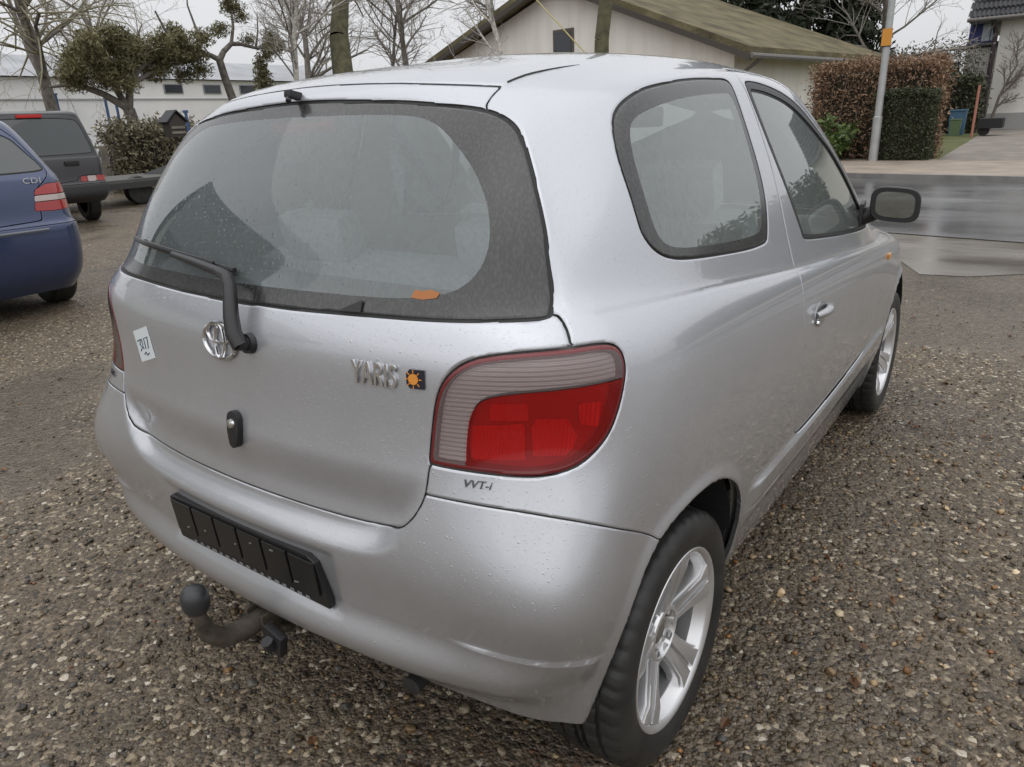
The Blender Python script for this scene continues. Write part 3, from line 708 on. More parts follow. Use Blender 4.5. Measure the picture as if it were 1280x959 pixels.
# ------------------------------------------------------------------ badges, wiper, lock, plate holder
from mathutils.bvhtree import BVHTree
_BV, _, _BT = both((V, N, T)); BVH = BVHTree.FromPolygons(_BV.tolist(), _BT.tolist())
def on_rear(y, z, off=0.):
    h = BVH.ray_cast(Vector((-2, y, z)), Vector((1, 0, 0)))
    n_ = h[1].normalized(); n_ = n_ if n_.x < 0 else -n_
    return h[0]+n_*off, n_
def on_side(x, z, sgn=-1, off=0.):
    h = BVH.ray_cast(Vector((x, sgn*3, z)), Vector((0, -sgn, 0)))
    n_ = h[1].normalized(); n_ = n_ if n_.y*sgn > 0 else -n_
    return h[0]+n_*off, n_
def frame(p, n_, up=Vector((0, 0, 1))):
    """matrix whose local x runs to the viewer's right, y up, z out of the surface"""
    y = (up-n_*up.dot(n_)).normalized(); x = y.cross(n_).normalized()
    return Matrix(((x.x, y.x, n_.x, p.x), (x.y, y.y, n_.y, p.y), (x.z, y.z, n_.z, p.z), (0, 0, 0, 1)))
def text_mesh(txt, size, depth, shear=0., spacing=1., bevel=0., width=1., offset=0.):
    cu = bpy.data.curves.new('t', 'FONT'); cu.body = txt; cu.size = size; cu.extrude = depth; cu.shear = shear
    cu.space_character = spacing; cu.offset = offset; cu.bevel_depth = bevel; cu.align_x = 'CENTER'; cu.align_y = 'CENTER'; cu.resolution_u = 4
    ob = bpy.data.objects.new('t', cu); COL.objects.link(ob)
    dg = bpy.context.evaluated_depsgraph_get(); me = bpy.data.meshes.new_from_object(ob.evaluated_get(dg))
    bpy.data.objects.remove(ob); me.materials.clear()
    if width != 1: me.transform(Matrix.Diagonal((width, 1, 1, 1)))
    return me
def put(name, me, m, parent, mw):
    o = link(name, me, parent, m); o.matrix_world = mw; o.matrix_parent_inverse = Matrix(); return o
def bend_to_rear(me, mw, off=.0):
    """lay a flat part onto the curved tail"""
    me.transform(mw)
    for v in me.vertices:
        h = BVH.ray_cast(Vector((-2, v.co.y, v.co.z)), Vector((1, 0, 0)))
        c, n_ = on_rear(mw.translation.y, mw.translation.z)
        v.co.x = h[0].x+(v.co.x-(c.x-(n_.y*(v.co.y-c.y)+n_.z*(v.co.z-c.z))/n_.x))+off*n_.x
# oval emblem of three interlocking ellipses
p_, n_ = on_rear(.006, .977, .002); F_ = frame(p_, n_)
mb = MB()
def ell(cx, cy, rx, ry, w): mb.tube([(cx+rx*math.cos(a_), cy+ry*math.sin(a_), .002) for a_ in np.linspace(0, 2*math.pi, 41)], w, 8, cap=False)
ell(0, 0, .054, .036, .0040); ell(0, .015, .040, .0195, .0034); ell(0, -.001, .0150, .0345, .0036)
put('emblem', (lambda o: (o.data, bpy.data.objects.remove(o))[0])(mb.build('e', None, None, smooth=True)), CHROME, gate_o, F_)
for txt, y, z, sz, wd in (('YARIS', -.402, .966, .044, .86),):
    p_, n_ = on_rear(y, z, .0025); me = text_mesh(txt, sz*1.28, .0025, 0.10, 1.08, .0003, .62, .0009); put('model_lettering', me, CHROME, gate_o, frame(p_, n_))
p_, n_ = on_rear(-.486, .968, .0015); F_ = frame(p_, n_)
mb = MB(); mb.prism([(-.010, -.0165), (.0175, -.0165), (.0175, .0165), (-.010, .0165), (-.017, .009), (-.017, -.009)], 0, .002, lambda u, v, d: (u, v, d))
bd = put('sun_badge', (lambda o: (o.data, bpy.data.objects.remove(o))[0])(mb.build('e')), mat('navy_badge', (.02, .02, .035), .3), gate_o, F_)
mb = MB(); mb.lathe([(0, .0025), (.0095, .0025), (.0095, .0035), (0, .0035)], 24, 'Z', (-.003, 0, 0))
for k in range(8):
    a_ = 2*math.pi*k/8; mb.box((-.003+.0135*math.cos(a_), .0135*math.sin(a_), .003), (.0055, .0016, .001), rz=a_)
sb = link('sun', (lambda o: (o.data, bpy.data.objects.remove(o))[0])(mb.build('e')), bd, mat('orange_badge', (.75, .30, .05), .4))
p_, n_ = on_rear(-.598, .797, .0015); me = text_mesh('VVT-i', .019, .001, .25, 1.0, 0, 1.15); put('engine_lettering', me, mat('dark_lettering', (.10, .10, .10), .4, .5), car, frame(p_, n_))
p_, n_ = on_rear(.598, .797, .0015); me = text_mesh('VVT-i', .019, .001, .25, 1.0, 0, 1.15); put('engine_lettering', me, MATS['dark_lettering'], car, frame(p_, n_))
# paper sticker with blue handwriting
p_, n_ = on_rear(.345, .917, .001); F_ = frame(p_, n_) @ Matrix.Rotation(R(17), 4, 'Z')
STK = mat('white_sticker', (.72, .77, .80), .5)
mb = MB(); mb.box((0, 0, 0), (.086, .074, .0008)); st = put('paper_sticker', (lambda o: (o.data, bpy.data.objects.remove(o))[0])(mb.build('e')), STK, gate_o, F_)
mb = MB()
for stroke in ([(-.034, .012), (-.012, .014), (-.022, .002), (-.014, -.006), (-.028, -.012)], [(-.006, .014), (-.008, -.008), (.006, -.010), (.008, .014)], [(.014, .013), (.030, .014), (.020, -.012)], [(-.012, -.022), (0, -.018), (.004, -.026), (.018, -.022)]):
    mb.tube([(u, v, .0008) for u, v in stroke], .0012, 5)
link('handwriting', (lambda o: (o.data, bpy.data.objects.remove(o))[0])(mb.build('e')), st, mat('pen_ink', (.03, .06, .10), .6))
# lock button with grip
p_, n_ = on_rear(-.020, .797, .0); F_ = frame(p_, n_)
mb = MB(); mb.prism([(.019*math.cos(a_)+(.004 if math.sin(a_) < 0 else -.004)*0, .021+.018*math.sin(a_)) for a_ in np.linspace(0, math.pi, 10)]+[(-.019, -.004), (-.015, -.022), (-.011, -.036), (0, -.041), (.010, -.036), (.014, -.022), (.019, -.004)], -.004, .013, lambda u, v, d: (u, v, d))
lk = put('tailgate_lock', (lambda o: (o.data, bpy.data.objects.remove(o))[0])(mb.build('e', bevel=.004, smooth=True)), BLACK, gate_o, F_)
mb = MB(); mb.lathe([(0, .018), (.006, .018), (.009, .017), (.0105, .013)], 20, 'Z', (-.002, .012, 0)); mb.lathe([(0, .0185), (.003, .0185), (.003, .018)], 8, 'Z', (-.002, .012, 0))
link('lock_cylinder', (lambda o: (o.data, bpy.data.objects.remove(o))[0])(mb.build('e', smooth=True)), lk, CHROME)
# rear wiper
def RP(y, z, off): return on_rear(y, z, off)[0]
WB = mat('wiper_black', (.02, .02, .022), .38)
mb = MB()
c0, n0 = on_rear(-.088, .984)
mb.tube([c0, c0+n0*.012], [.021, .019], 16); mb.tube([c0+n0*.012, c0+n0*.032], [.014, .012], 14)
arm = [c0+n0*.026+Vector((0, -.004, -.004)), RP(-.076, 1.000, .030), RP(-.062, 1.025, .032), RP(-.048, 1.05, .034), RP(-.036, 1.072, .036), RP(-.018, 1.088, .036), RP(.02, 1.096, .034), RP(.11, 1.107, .030), RP(.21, 1.116, .026)]
mb.tube(arm, [.0165, .0165, .0155, .0145, .0135, .012, .010, .0085, .007], 8)
wp = mb.build('wiper_arm', WB, gate_o, smooth=50)
mb = MB()
mb.tube([RP(y, 1.104+.03*(y+.02)/.45, .010) for y in np.linspace(.0, .46, 14)], .0055, 6)
mb.tube([RP(y, 1.107+.03*(y+.02)/.45, .020) for y in np.linspace(.06, .36, 10)], [.003]+[.005]*8+[.003], 6)
mb.build('wiper_blade', WB, wp, smooth=True)
# washer nozzle on the roof lip
p_, n_ = on_rear(.012, 1.424)
mb = MB(); mb.box((p_.x-.008, p_.y, 1.436), (.034, .020, .016), ry=.2, bevel=.005); mb.tube([(p_.x-.018, p_.y, 1.434), (p_.x-.026, p_.y-.004, 1.424)], .006, 8)
mb.build('washer_nozzle', BLACK, gate_o, smooth=True)
# roof ditch strips running forward from the tailgate corners
for sgn in (1, -1):
    pts_ = []
    for x_, y_ in ((-.066, .441), (-.045, .444), (-.02, .449), (.0, .454), (.02, .459), (.04, .463), (.07, .469), (.10, .475), (.13, .480)):
        h = BVH.ray_cast(Vector((x_, sgn*y_, 3)), Vector((0, 0, -1))); pts_.append(h[0]+Vector((0, 0, .0003)))
    mb = MB(); mb.tube(pts_, [.0024]*5+[.002, .0016, .001, .0003], 6); mb.build('roof_strip', RUBBER, car)
# high-level brake lamp behind the glass, dealer stickers inside
mb = MB(); mb.box((-.185, 0, 1.375), (.03, .20, .022), ry=-.6, bevel=.004); mb.build('high_brake_lamp', mat('brake_lamp_red', (.35, .04, .03), .3), gate_o)
p_, n_ = on_rear(-.468, 1.098, -.002); F_ = frame(p_, n_)
mb = MB(); mb.prism([(-.026, -.006), (-.004, -.009), (.022, -.005), (.027, .004), (.010, .009), (-.006, .006), (-.020, .008)], .0005, .0015, lambda u, v, d: (u, v, d)); put('orange_sticker', (lambda o: (o.data, bpy.data.objects.remove(o))[0])(mb.build('e')), mat('orange_sticker_paper', (.40, .15, .045), .6), gate_o, F_)
p_, n_ = on_rear(-.335, 1.072, .002); F_ = frame(p_, n_)
mb = MB(); mb.prism([(-.035, -.012), (.018, -.010), (.016, .012), (-.002, .004)], -.0005, .0006, lambda u, v, d: (u, v, d)); put('dark_leaf_scrap', (lambda o: (o.data, bpy.data.objects.remove(o))[0])(mb.build('e')), mat('dark_scrap', (.012, .012, .012), .4), gate_o, F_)
# number-plate holder
xs = on_rear(.26, .525)[0].x; xc = on_rear(0, .525)[0].x
PX = min(xs, xc)+.004
PB = mat('black_plate_holder', (.014, .014, .015), .32, bump=(160, .2, .001))
tilt = math.atan2(on_rear(0, .575)[0].x-on_rear(0, .475)[0].x, .10)
pl = empty('plate_holder', (PX-.008, 0, .522), 0, bump_o); pl.rotation_euler = (0, tilt, 0)
mb = MB(); o2 = [(-.262, -.060), (.262, -.060), (.266, -.056), (.266, .05), (.258, .056), (-.225, .058), (-.245, .045), (-.266, -.040), (-.266, -.056)]
mb.prism(o2, -.003, .012, lambda u, v, d: (d, u, v))
PH = mb.build('holder_board', PB, pl, bevel=.003)
for k in range(6):
    y0 = .218-.085*k
    mb = MB(); mb.box((-.006, y0, .008), (.004, .077, .080), bevel=.0015)
    q = mb.build('holder_panel', PB, pl)
    mb = MB()
    for _ in range(1):
        mb.box((-.0085, y0+random.uniform(-.03, .03), .008+random.uniform(-.03, .03)), (.001, random.uniform(.006, .016), .003), rx=random.uniform(-.6, .6))
    mb.build('scuff', mat('pale_scuff', (.22, .22, .21), .6), q)
mb = MB()
for k in range(17): mb.box((-.0045, .20-.025*k, -.052), (.001, random.uniform(.008, .018), .005))
mb.build('dealer_lettering', mat('pale_lettering', (.25, .25, .26), .5), pl)
# towing hitch
TOW = mat('towbar_steel', (.085, .072, .058), .6, .3, var=(30, .5), bump=(60, .3, .002)); TOWCAP = mat('hitch_cap', (.035, .036, .038), .35)
tb = empty('tow_bar', (-.5, 0, .3), 0, car)
def tbm(mb, name, m): 
    o = mb.build(name, m, tb, smooth=40); o.location = (.5, 0, -.3); return o
mb = MB(); mb.tube([(-.36, 0, .335), (-.47, 0, .33), (-.535, .0, .328), (-.590, .0, .343), (-.618, 0, .372), (-.628, 0, .415), (-.630, 0, .44)], [.024, .024, .024, .023, .020, .016, .014], 14)
tbm(mb, 'hitch_neck', TOW)
mb = MB(); mb.lathe([(0, .060), (.012, .058), (.022, .052), (.028, .040), (.029, .026), (.027, .010), (.022, 0), (.0, 0)], 24, 'Z', (-.630, 0, .437)); tbm(mb, 'ball_cap', TOWCAP)
mb = MB(); mb.box((-.465, -.028, .318), (.09, .012, .075), bevel=.003); mb.box((-.465, .028, .318), (.09, .012, .075), bevel=.003); mb.tube([(-.465, -.055, .305), (-.465, .055, .305)], .009, 6); mb.tube([(-.495, -.045, .33), (-.495, .045, .33)], .009, 6); mb.box((-.38, 0, .30), (.05, .3, .05), bevel=.004)
tbm(mb, 'hitch_bracket', TOW)
mb = MB(); mb.box((-.52, -.085, .325), (.02, .06, .055), bevel=.004, rx=.25); mb.tube([(-.53, -.085, .312), (-.54, -.085, .335)], .014, 12); tbm(mb, 'trailer_socket', BLACK)
# exhaust
mb = MB(); mb.tube([(-.20, -.38, .29), (-.43, -.40, .285)], .02, 14); mb.build('exhaust_pipe', DARKMETAL, car, smooth=40)

# ------------------------------------------------------------------ door handles, mirrors, side repeaters
for sgn in (-1, 1):
    d_o = [c for c in car.children if c.name.startswith('door')][0 if sgn == 1 else 1]
    p_, n_ = on_side(.862, .822, sgn); F_ = frame(p_, n_)
    mir_ = 1 if sgn == -1 else -1
    mb = MB(); mb.prism([(.062*math.cos(a_), .034*math.sin(a_)) for a_ in np.linspace(0, 2*math.pi, 29)[:-1]], -.01, .0018, lambda u, v, d: (u, v, d))
    hp = put('handle_cup', (lambda o: (o.data, bpy.data.objects.remove(o))[0])(mb.build('e', bevel=.001, smooth=True)), mat('cup_paint', (.33, .335, .345), .35, .6, .8), d_o, F_)
    mb = MB(); mb.tube([(mir_*.058, .010, .002), (mir_*.045, .012, .016), (0, .012, .024), (mir_*-.03, .010, .020), (mir_*-.056, .006, .004)], [.009, .011, .0125, .011, .009], 10)
    link('door_handle', (lambda o: (o.data, bpy.data.objects.remove(o))[0])(mb.build('e', smooth=True)), hp, PAINT)
    mb = MB(); mb.lathe([(0, .010), (.009, .010), (.011, .004)], 16, 'Z', (mir_*-.045, -.016, 0)); link('key_lock', (lambda o: (o.data, bpy.data.objects.remove(o))[0])(mb.build('e')), hp, CHROME)
    # mirror
    mr_ = empty('door_mirror', (1.60, sgn*.775, 1.0), 0, d_o)
    mb = MB()
    prof = []
    for k, (x_, s_, yo) in enumerate(((-.045, .965, 0), (-.040, 1.0, 0), (.0, .97, .0), (.04, .82, -.004), (.065, .5, -.01), (.07, .2, -.012))):
        ring = []
        for a_ in np.linspace(0, 2*math.pi, 33)[:-1]:
            ca, sa = math.cos(a_), math.sin(a_)
            yy = .078*s_*math.copysign(abs(ca)**.55, ca); zz = .058*s_*math.copysign(abs(sa)**.55, sa)
            ring.append((x_+.02*(yy/.1)*0, yy+yo, zz-.008*yy/.1))
        prof.append(ring)
    Vv = [(x_, sgn*(.092+y_), z_+.045) for r_ in prof for x_, y_, z_ in r_]
    Ff = [(i*32+k, i*32+(k+1) % 32, (i+1)*32+(k+1) % 32, (i+1)*32+k) for i in range(5) for k in range(32)]+[tuple(range(5*32, 6*32))]
    h_ = raw('mirror_housing', Vv, Ff, BLACK, mr_, smooth=True)
    Vg = [(-.046, sgn*(.092+y_*.80), z_*.76+.045) for x_, y_, z_ in prof[0]]
    raw('mirror_glass', Vg, [tuple(range(32))[::sgn]], mat('mirror_silver', (.30, .33, .33), .03, 1.0), mr_)
    Vb = [(-.0445, sgn*(.092+y_*1.0), z_*1.0+.045) for x_, y_, z_ in prof[0]]; raw('mirror_back', Vb, [tuple(range(32))[::sgn]], BLACK, mr_)
    mb = MB(); mb.tube([(.01, sgn*-.02, -.01), (.01, sgn*.05, .02), (.01, sgn*.075, .04)], [.03, .026, .028], 10); mb.box((.03, sgn*-.012, .0), (.13, .012, .09), bevel=.005)
    mb.build('mirror_arm', BLACK, mr_, smooth=40)
    mr_.rotation_euler = (0, 0, sgn*-.12)
    p_, n_ = on_side(1.97, .80, sgn); mb = MB(); mb.box((0, 0, .004), (.05, .022, .012), bevel=.005); put('side_repeater', (lambda o: (o.data, bpy.data.objects.remove(o))[0])(mb.build('e')), mat('amber_lens', (.65, .32, .10), .2), car, frame(p_, n_))

# ------------------------------------------------------------------ cabin
def pad(mb, c, d, **k): mb.box(c, d, bevel=min(d)*.42, **k)
cab = empty('cabin', (0, 0, .3), 0, car)
def cb(mb, name, m): o = mb.build(name, m, cab, smooth=60); o.location = (0, 0, -.3); return o
mb = MB(); pad(mb, (.16, 0, .80), (.14, 1.16, .50), ry=-.22); pad(mb, (.42, 0, .58), (.46, 1.16, .16)); cb(mb, 'rear_seat', SEAT)
for y in (.32, -.32):
    mb = MB(); pad(mb, (.085, y, 1.095), (.09, .26, .13), ry=-.2); cb(mb, 'head_restraint', SEAT)
for y in (.35, -.35):
    mb = MB(); pad(mb, (1.08, y, .80), (.14, .44, .56), ry=-.28); pad(mb, (1.25, y, .54), (.50, .50, .16), ry=.1); cb(mb, 'front_seat', SEAT)
    mb = MB(); pad(mb, (.975, y, 1.155), (.09, .25, .15), ry=-.25); mb.tube([(.995, y-.05, 1.02), (.98, y-.05, 1.12)], .007, 6); mb.tube([(.995, y+.05, 1.02), (.98, y+.05, 1.12)], .007, 6); cb(mb, 'head_restraint', SEAT)
mb = MB(); pad(mb, (1.72, 0, .84), (.40, 1.36, .26)); pad(mb, (1.62, .35, .96), (.2, .36, .07)); cb(mb, 'dashboard', TRIM)
mb = MB(); mb.tube([(1.42+.07*math.sin(a_), .35+.18*math.cos(a_), .90+.165*math.sin(a_)) for a_ in np.linspace(0, 2*math.pi, 33)], .014, 8, cap=False); mb.tube([(1.44, .18, .89), (1.46, .35, .88), (1.44, .52, .89)], .02, 8); cb(mb, 'steering_wheel', BLACK)
mb = MB(); mb.box((-.13, 0, .985), (.34, 1.06, .02), bevel=.005); cb(mb, 'parcel_shelf', BLACK)
mb = MB(); pad(mb, (1.32, 0, 1.36), (.03, .24, .07)); mb.tube([(1.34, 0, 1.38), (1.38, 0, 1.44)], .01, 6); cb(mb, 'rear_view_mirror', BLACK)
# ------------------------------------------------------------------ ground, road, pavement
def ground_mat(name, wet=.5, tint=(1, 1, 1)):
    m = bpy.data.materials.new(name); m.use_nodes = True; MATS[name] = m; nt = m.node_tree; b = nt.nodes['Principled BSDF']
    L_ = nt.links.new; tc = nt.nodes.new('ShaderNodeTexCoord')
    def noise(sc, det=5, rough=.6):
        n_ = nt.nodes.new('ShaderNodeTexNoise'); n_.inputs['Scale'].default_value = sc; n_.inputs['Detail'].default_value = det; n_.inputs['Roughness'].default_value = rough
        L_(tc.outputs['Object'], n_.inputs['Vector']); return n_
    def ramp(src, stops):
        r_ = nt.nodes.new('ShaderNodeValToRGB'); e = r_.color_ramp.elements
        while len(e) < len(stops): e.new(.5)
        for k, (p_, c) in enumerate(stops): e[k].position = p_; e[k].color = (*c, 1)
        L_(src, r_.inputs['Fac']); return r_
    def mul(a, c): return tuple(x*y for x, y in zip(a, c))
    big = noise(.55, 6); mid = noise(5, 7)
    base = ramp(mid.outputs['Fac'], [(.30, mul((.052, .041, .029), tint)), (.5, mul((.105, .085, .062), tint)), (.72, mul((.185, .152, .115), tint))])
    prev = None; bumps = []
    for sc, lo in ((70, .55), (130, .45), (38, .70)):
        v = nt.nodes.new('ShaderNodeTexVoronoi'); v.inputs['Scale'].default_value = sc; L_(tc.outputs['Object'], v.inputs['Vector'])
        bumps.append(v)
    st = ramp(nt.nodes.new('ShaderNodeSeparateColor').outputs['Red'], [(0, (0, 0, 0))]) if False else None
    sep = nt.nodes.new('ShaderNodeSeparateColor'); L_(bumps[0].outputs['Color'], sep.inputs['Color'])
    stone = ramp(sep.outputs['Red'], [(0, mul((.045, .042, .04), tint)), (.35, mul((.12, .098, .072), tint)), (.7, mul((.20, .163, .12), tint)), (.93, mul((.38, .33, .25), tint)), (1, mul((.55, .52, .46), tint))])
    sep2 = nt.nodes.new('ShaderNodeSeparateColor'); L_(bumps[1].outputs['Color'], sep2.inputs['Color'])
    stone2 = ramp(sep2.outputs['Green'], [(0, mul((.05, .045, .042), tint)), (.5, mul((.13, .105, .078), tint)), (.9, mul((.22, .18, .13), tint)), (1, mul((.42, .40, .36), tint))])
    def mix(a, c, f):
        x = nt.nodes.new('ShaderNodeMix'); x.data_type = 'RGBA'
        L_(a, x.inputs['A']); L_(c, x.inputs['B'])
        if isinstance(f, float): x.inputs['Factor'].default_value = f
        else: L_(f, x.inputs['Factor'])
        return x.outputs['Result']
    col = mix(base.outputs[0], stone2.outputs[0], .55)
    gt = nt.nodes.new('ShaderNodeMath'); gt.operation = 'GREATER_THAN'; gt.inputs[1].default_value = .62; L_(sep.outputs['Green'], gt.inputs[0])
    col = mix(col, stone.outputs[0], gt.outputs[0])
    mossn = noise(1.1, 7); ms = nt.nodes.new('ShaderNodeMapRange'); ms.inputs['From Min'].default_value = .60; ms.inputs['From Max'].default_value = .74; ms.inputs['To Max'].default_value = .45; L_(mossn.outputs['Fac'], ms.inputs['Value'])
    ms.inputs['To Min'].default_value = 0
    mc = nt.nodes.new('ShaderNodeRGB'); mc.outputs[0].default_value = (.10, .085, .035, 1); col = mix(col, mc.outputs[0], ms.outputs[0])
    # compacted mud between the loose stones: same layout that thins out the pebbles
    sx = nt.nodes.new('ShaderNodeSeparateXYZ'); L_(tc.outputs['Object'], sx.inputs[0])
    def lin(a_, b_, c_):
        m1 = nt.nodes.new('ShaderNodeMath'); m1.operation = 'MULTIPLY_ADD'; m1.inputs[1].default_value = a_; m1.inputs[2].default_value = c_; L_(sx.outputs['X'], m1.inputs[0])
        m2_ = nt.nodes.new('ShaderNodeMath'); m2_.operation = 'MULTIPLY_ADD'; m2_.inputs[1].default_value = b_; L_(sx.outputs['Y'], m2_.inputs[0]); L_(m1.outputs[0], m2_.inputs[2]); return m2_.outputs[0]
    acc = None
    for amp, a_, b_, c_ in MUD:
        sn = nt.nodes.new('ShaderNodeMath'); sn.operation = 'SINE'; L_(lin(a_, b_, c_), sn.inputs[0])
        ma = nt.nodes.new('ShaderNodeMath'); ma.operation = 'MULTIPLY_ADD'; ma.inputs[1].default_value = amp; L_(sn.outputs[0], ma.inputs[0])
        if acc: L_(acc, ma.inputs[2])
        else: ma.inputs[2].default_value = 0
        acc = ma.outputs[0]
    br = nt.nodes.new('ShaderNodeMapRange'); br.interpolation_type = 'SMOOTHSTEP'; br.inputs['From Min'].default_value = 1.6; br.inputs['From Max'].default_value = 5.6; br.inputs['To Min'].default_value = 0; br.inputs['To Max'].default_value = 1.5; L_(lin(1, -SL, 0), br.inputs['Value'])
    a1 = nt.nodes.new('ShaderNodeMath'); a1.operation = 'ADD'; L_(acc, a1.inputs[0]); L_(br.outputs[0], a1.inputs[1])
    a2 = nt.nodes.new('ShaderNodeMath'); a2.operation = 'MULTIPLY_ADD'; a2.inputs[1].default_value = 1.6; L_(noise(9, 6, .7).outputs['Fac'], a2.inputs[0]); L_(a1.outputs[0], a2.inputs[2])
    mud = nt.nodes.new('ShaderNodeMapRange'); mud.interpolation_type = 'SMOOTHSTEP'; mud.inputs['From Min'].default_value = 1.15; mud.inputs['From Max'].default_value = 1.75; mud.inputs['To Max'].default_value = .9; L_(a2.outputs[0], mud.inputs['Value'])
    mudc = ramp(noise(14, 8, .7).outputs['Fac'], [(.3, mul((.078, .066, .052), tint)), (.55, mul((.138, .120, .097), tint)), (.75, mul((.205, .182, .15), tint))])
    col = mix(col, mudc.outputs[0], mud.outputs[0])
    wetm = nt.nodes.new('ShaderNodeMapRange'); wetm.inputs['From Min'].default_value = .52; wetm.inputs['From Max'].default_value = .64; L_(big.outputs['Fac'], wetm.inputs['Value'])
    dk = nt.nodes.new('ShaderNodeMapRange'); dk.inputs['To Min'].default_value = 1.0; dk.inputs['To Max'].default_value = .80; L_(wetm.outputs[0], dk.inputs['Value'])
    sc_ = nt.nodes.new('ShaderNodeVectorMath'); sc_.operation = 'SCALE'; L_(col, sc_.inputs[0]); L_(dk.outputs[0], sc_.inputs['Scale']); L_(sc_.outputs[0], b.inputs['Base Color'])
    rr = nt.nodes.new('ShaderNodeMapRange'); rr.inputs['To Min'].default_value = .62; rr.inputs['To Max'].default_value = .62-.84*wet
    wm = nt.nodes.new('ShaderNodeMath'); wm.operation = 'MAXIMUM'; L_(wetm.outputs[0], wm.inputs[0]); L_(mud.outputs[0], wm.inputs[1]); L_(wm.outputs[0], rr.inputs['Value']); L_(rr.outputs[0], b.inputs['Roughness'])
    b.inputs['Specular IOR Level'].default_value = .45
    for v, (s_, d_) in zip(bumps, ((.9, .007), (.8, .004), (.7, .010))):
        bp = nt.nodes.new('ShaderNodeBump'); bp.invert = True; bp.inputs['Strength'].default_value = s_; bp.inputs['Distance'].default_value = d_
        L_(v.outputs['Distance'], bp.inputs['Height'])
        if prev: L_(prev.outputs['Normal'], bp.inputs['Normal'])
        prev = bp
    L_(prev.outputs['Normal'], b.inputs['Normal'])
    return m
MUD = [(.5, 1.7, .6, .5), (.5, -.8, 1.9, 2.0), (.4, 3.1, -2.2, 1.2), (.3, 2.6, 3.7, 0)]
SL = .2
GRAVEL = ground_mat('wet_gravel', .5, (1.08, 1.02, .94))
gmesh = raw('ground', [(-400, -400, 0), (400, -400, 0), (400, 400, 0), (-400, 400, 0)], [(0, 1, 2, 3)], GRAVEL); tag(gmesh, kind='structure')
def wet_mat(name, c0, c1, sc=3., r0=.08, r1=.4, fine=120.):
    m = bpy.data.materials.new(name); m.use_nodes = True; MATS[name] = m; nt = m.node_tree; b = nt.nodes['Principled BSDF']; L_ = nt.links.new
    tc = nt.nodes.new('ShaderNodeTexCoord'); mp = nt.nodes.new('ShaderNodeMapping'); mp.inputs['Scale'].default_value = (1, .35, 1); L_(tc.outputs['Object'], mp.inputs[0])
    n1 = nt.nodes.new('ShaderNodeTexNoise'); n1.inputs['Scale'].default_value = sc*.3; n1.inputs['Detail'].default_value = 7; L_(mp.outputs[0], n1.inputs['Vector'])
    n2 = nt.nodes.new('ShaderNodeTexNoise'); n2.inputs['Scale'].default_value = fine; n2.inputs['Detail'].default_value = 3; L_(tc.outputs['Object'], n2.inputs['Vector'])
    rp = nt.nodes.new('ShaderNodeValToRGB'); rp.color_ramp.elements[0].position = .35; rp.color_ramp.elements[1].position = .68
    rp.color_ramp.elements[0].color = (*c0, 1); rp.color_ramp.elements[1].color = (*c1, 1); L_(n1.outputs['Fac'], rp.inputs['Fac']); L_(rp.outputs[0], b.inputs['Base Color'])
    mr = nt.nodes.new('ShaderNodeMapRange'); mr.inputs['From Min'].default_value = .38; mr.inputs['From Max'].default_value = .62; mr.inputs['To Min'].default_value = r0; mr.inputs['To Max'].default_value = r1; L_(n1.outputs['Fac'], mr.inputs['Value']); L_(mr.outputs[0], b.inputs['Roughness'])
    bp = nt.nodes.new('ShaderNodeBump'); bp.inputs['Strength'].default_value = .12; bp.inputs['Distance'].default_value = .003; L_(n2.outputs['Fac'], bp.inputs['Height']); L_(bp.outputs['Normal'], b.inputs['Normal'])
    return m
ASPH = wet_mat('wet_asphalt', (.11, .11, .112), (.17, .17, .17), 2.5, .10, .34)
CONC = wet_mat('wet_concrete_paving', (.125, .108, .088), (.205, .182, .152), 4, .08, .34, 40)
PAVE = mat('beige_pavement', (.31, .255, .205), .6, var=(1.5, .25), bump=(50, .3, .004))
KERB = mat('kerb_stone', (.20, .19, .18), .6, var=(4, .2))
SL = .2
def strip(name, x0, x1, z, m, y0=-60, y1=80, thick=0., kind='structure'):
    Vv = [(x0+SL*y0, y0, z), (x1+SL*y0, y0, z), (x1+SL*y1, y1, z), (x0+SL*y1, y1, z)]
    if thick:
        Vv += [(x, y, z-thick) for x, y, _ in Vv]
        Ff = [(0, 1, 2, 3), (0, 4, 5, 1), (1, 5, 6, 2), (2, 6, 7, 3), (3, 7, 4, 0)]
    else: Ff = [(0, 1, 2, 3)]
    return tag(raw(name, Vv, Ff, m), kind=kind)
_ys = np.arange(-60, 80, .35); _rg = np.random.default_rng(2); _e = 6.5+SL*_ys+.45*np.sin(_ys*1.3)+.25*np.sin(_ys*3.7+1)+_rg.normal(0, .22, len(_ys))
_Va = [(x, y, .004) for x, y in zip(_e, _ys)]+[(7.9+SL*y, y, .004) for y in _ys]; _n0 = len(_ys)
tag(raw('paved_apron', _Va, [(k, _n0+k, _n0+k+1, k+1) for k in range(_n0-1)], CONC), kind='structure')
strip('road', 7.95, 14.55, .008, ASPH)
strip('kerb', 14.55, 14.70, .11, KERB, thick=.12)
strip('pavement', 14.70, 19.1, .10, PAVE, thick=.1)
GRASS = mat('short_grass_bank', (.10, .11, .035), .85, var=(1.2, .4), bump=(40, .6, .03))
strip('grass_bank', 19.1, 70, .098, GRASS, thick=.098)
tag(raw('driveway', [(18.95, 1.0, .104), (18.5, -4.5, .104), (40, -6, .104), (40, 1.6, .104), (27, 1.2, .104)], [(0, 1, 2, 3, 4)], mat('gravel_driveway', (.23, .205, .175), .7, var=(2, .25), bump=(60, .5, .01))), kind='structure')

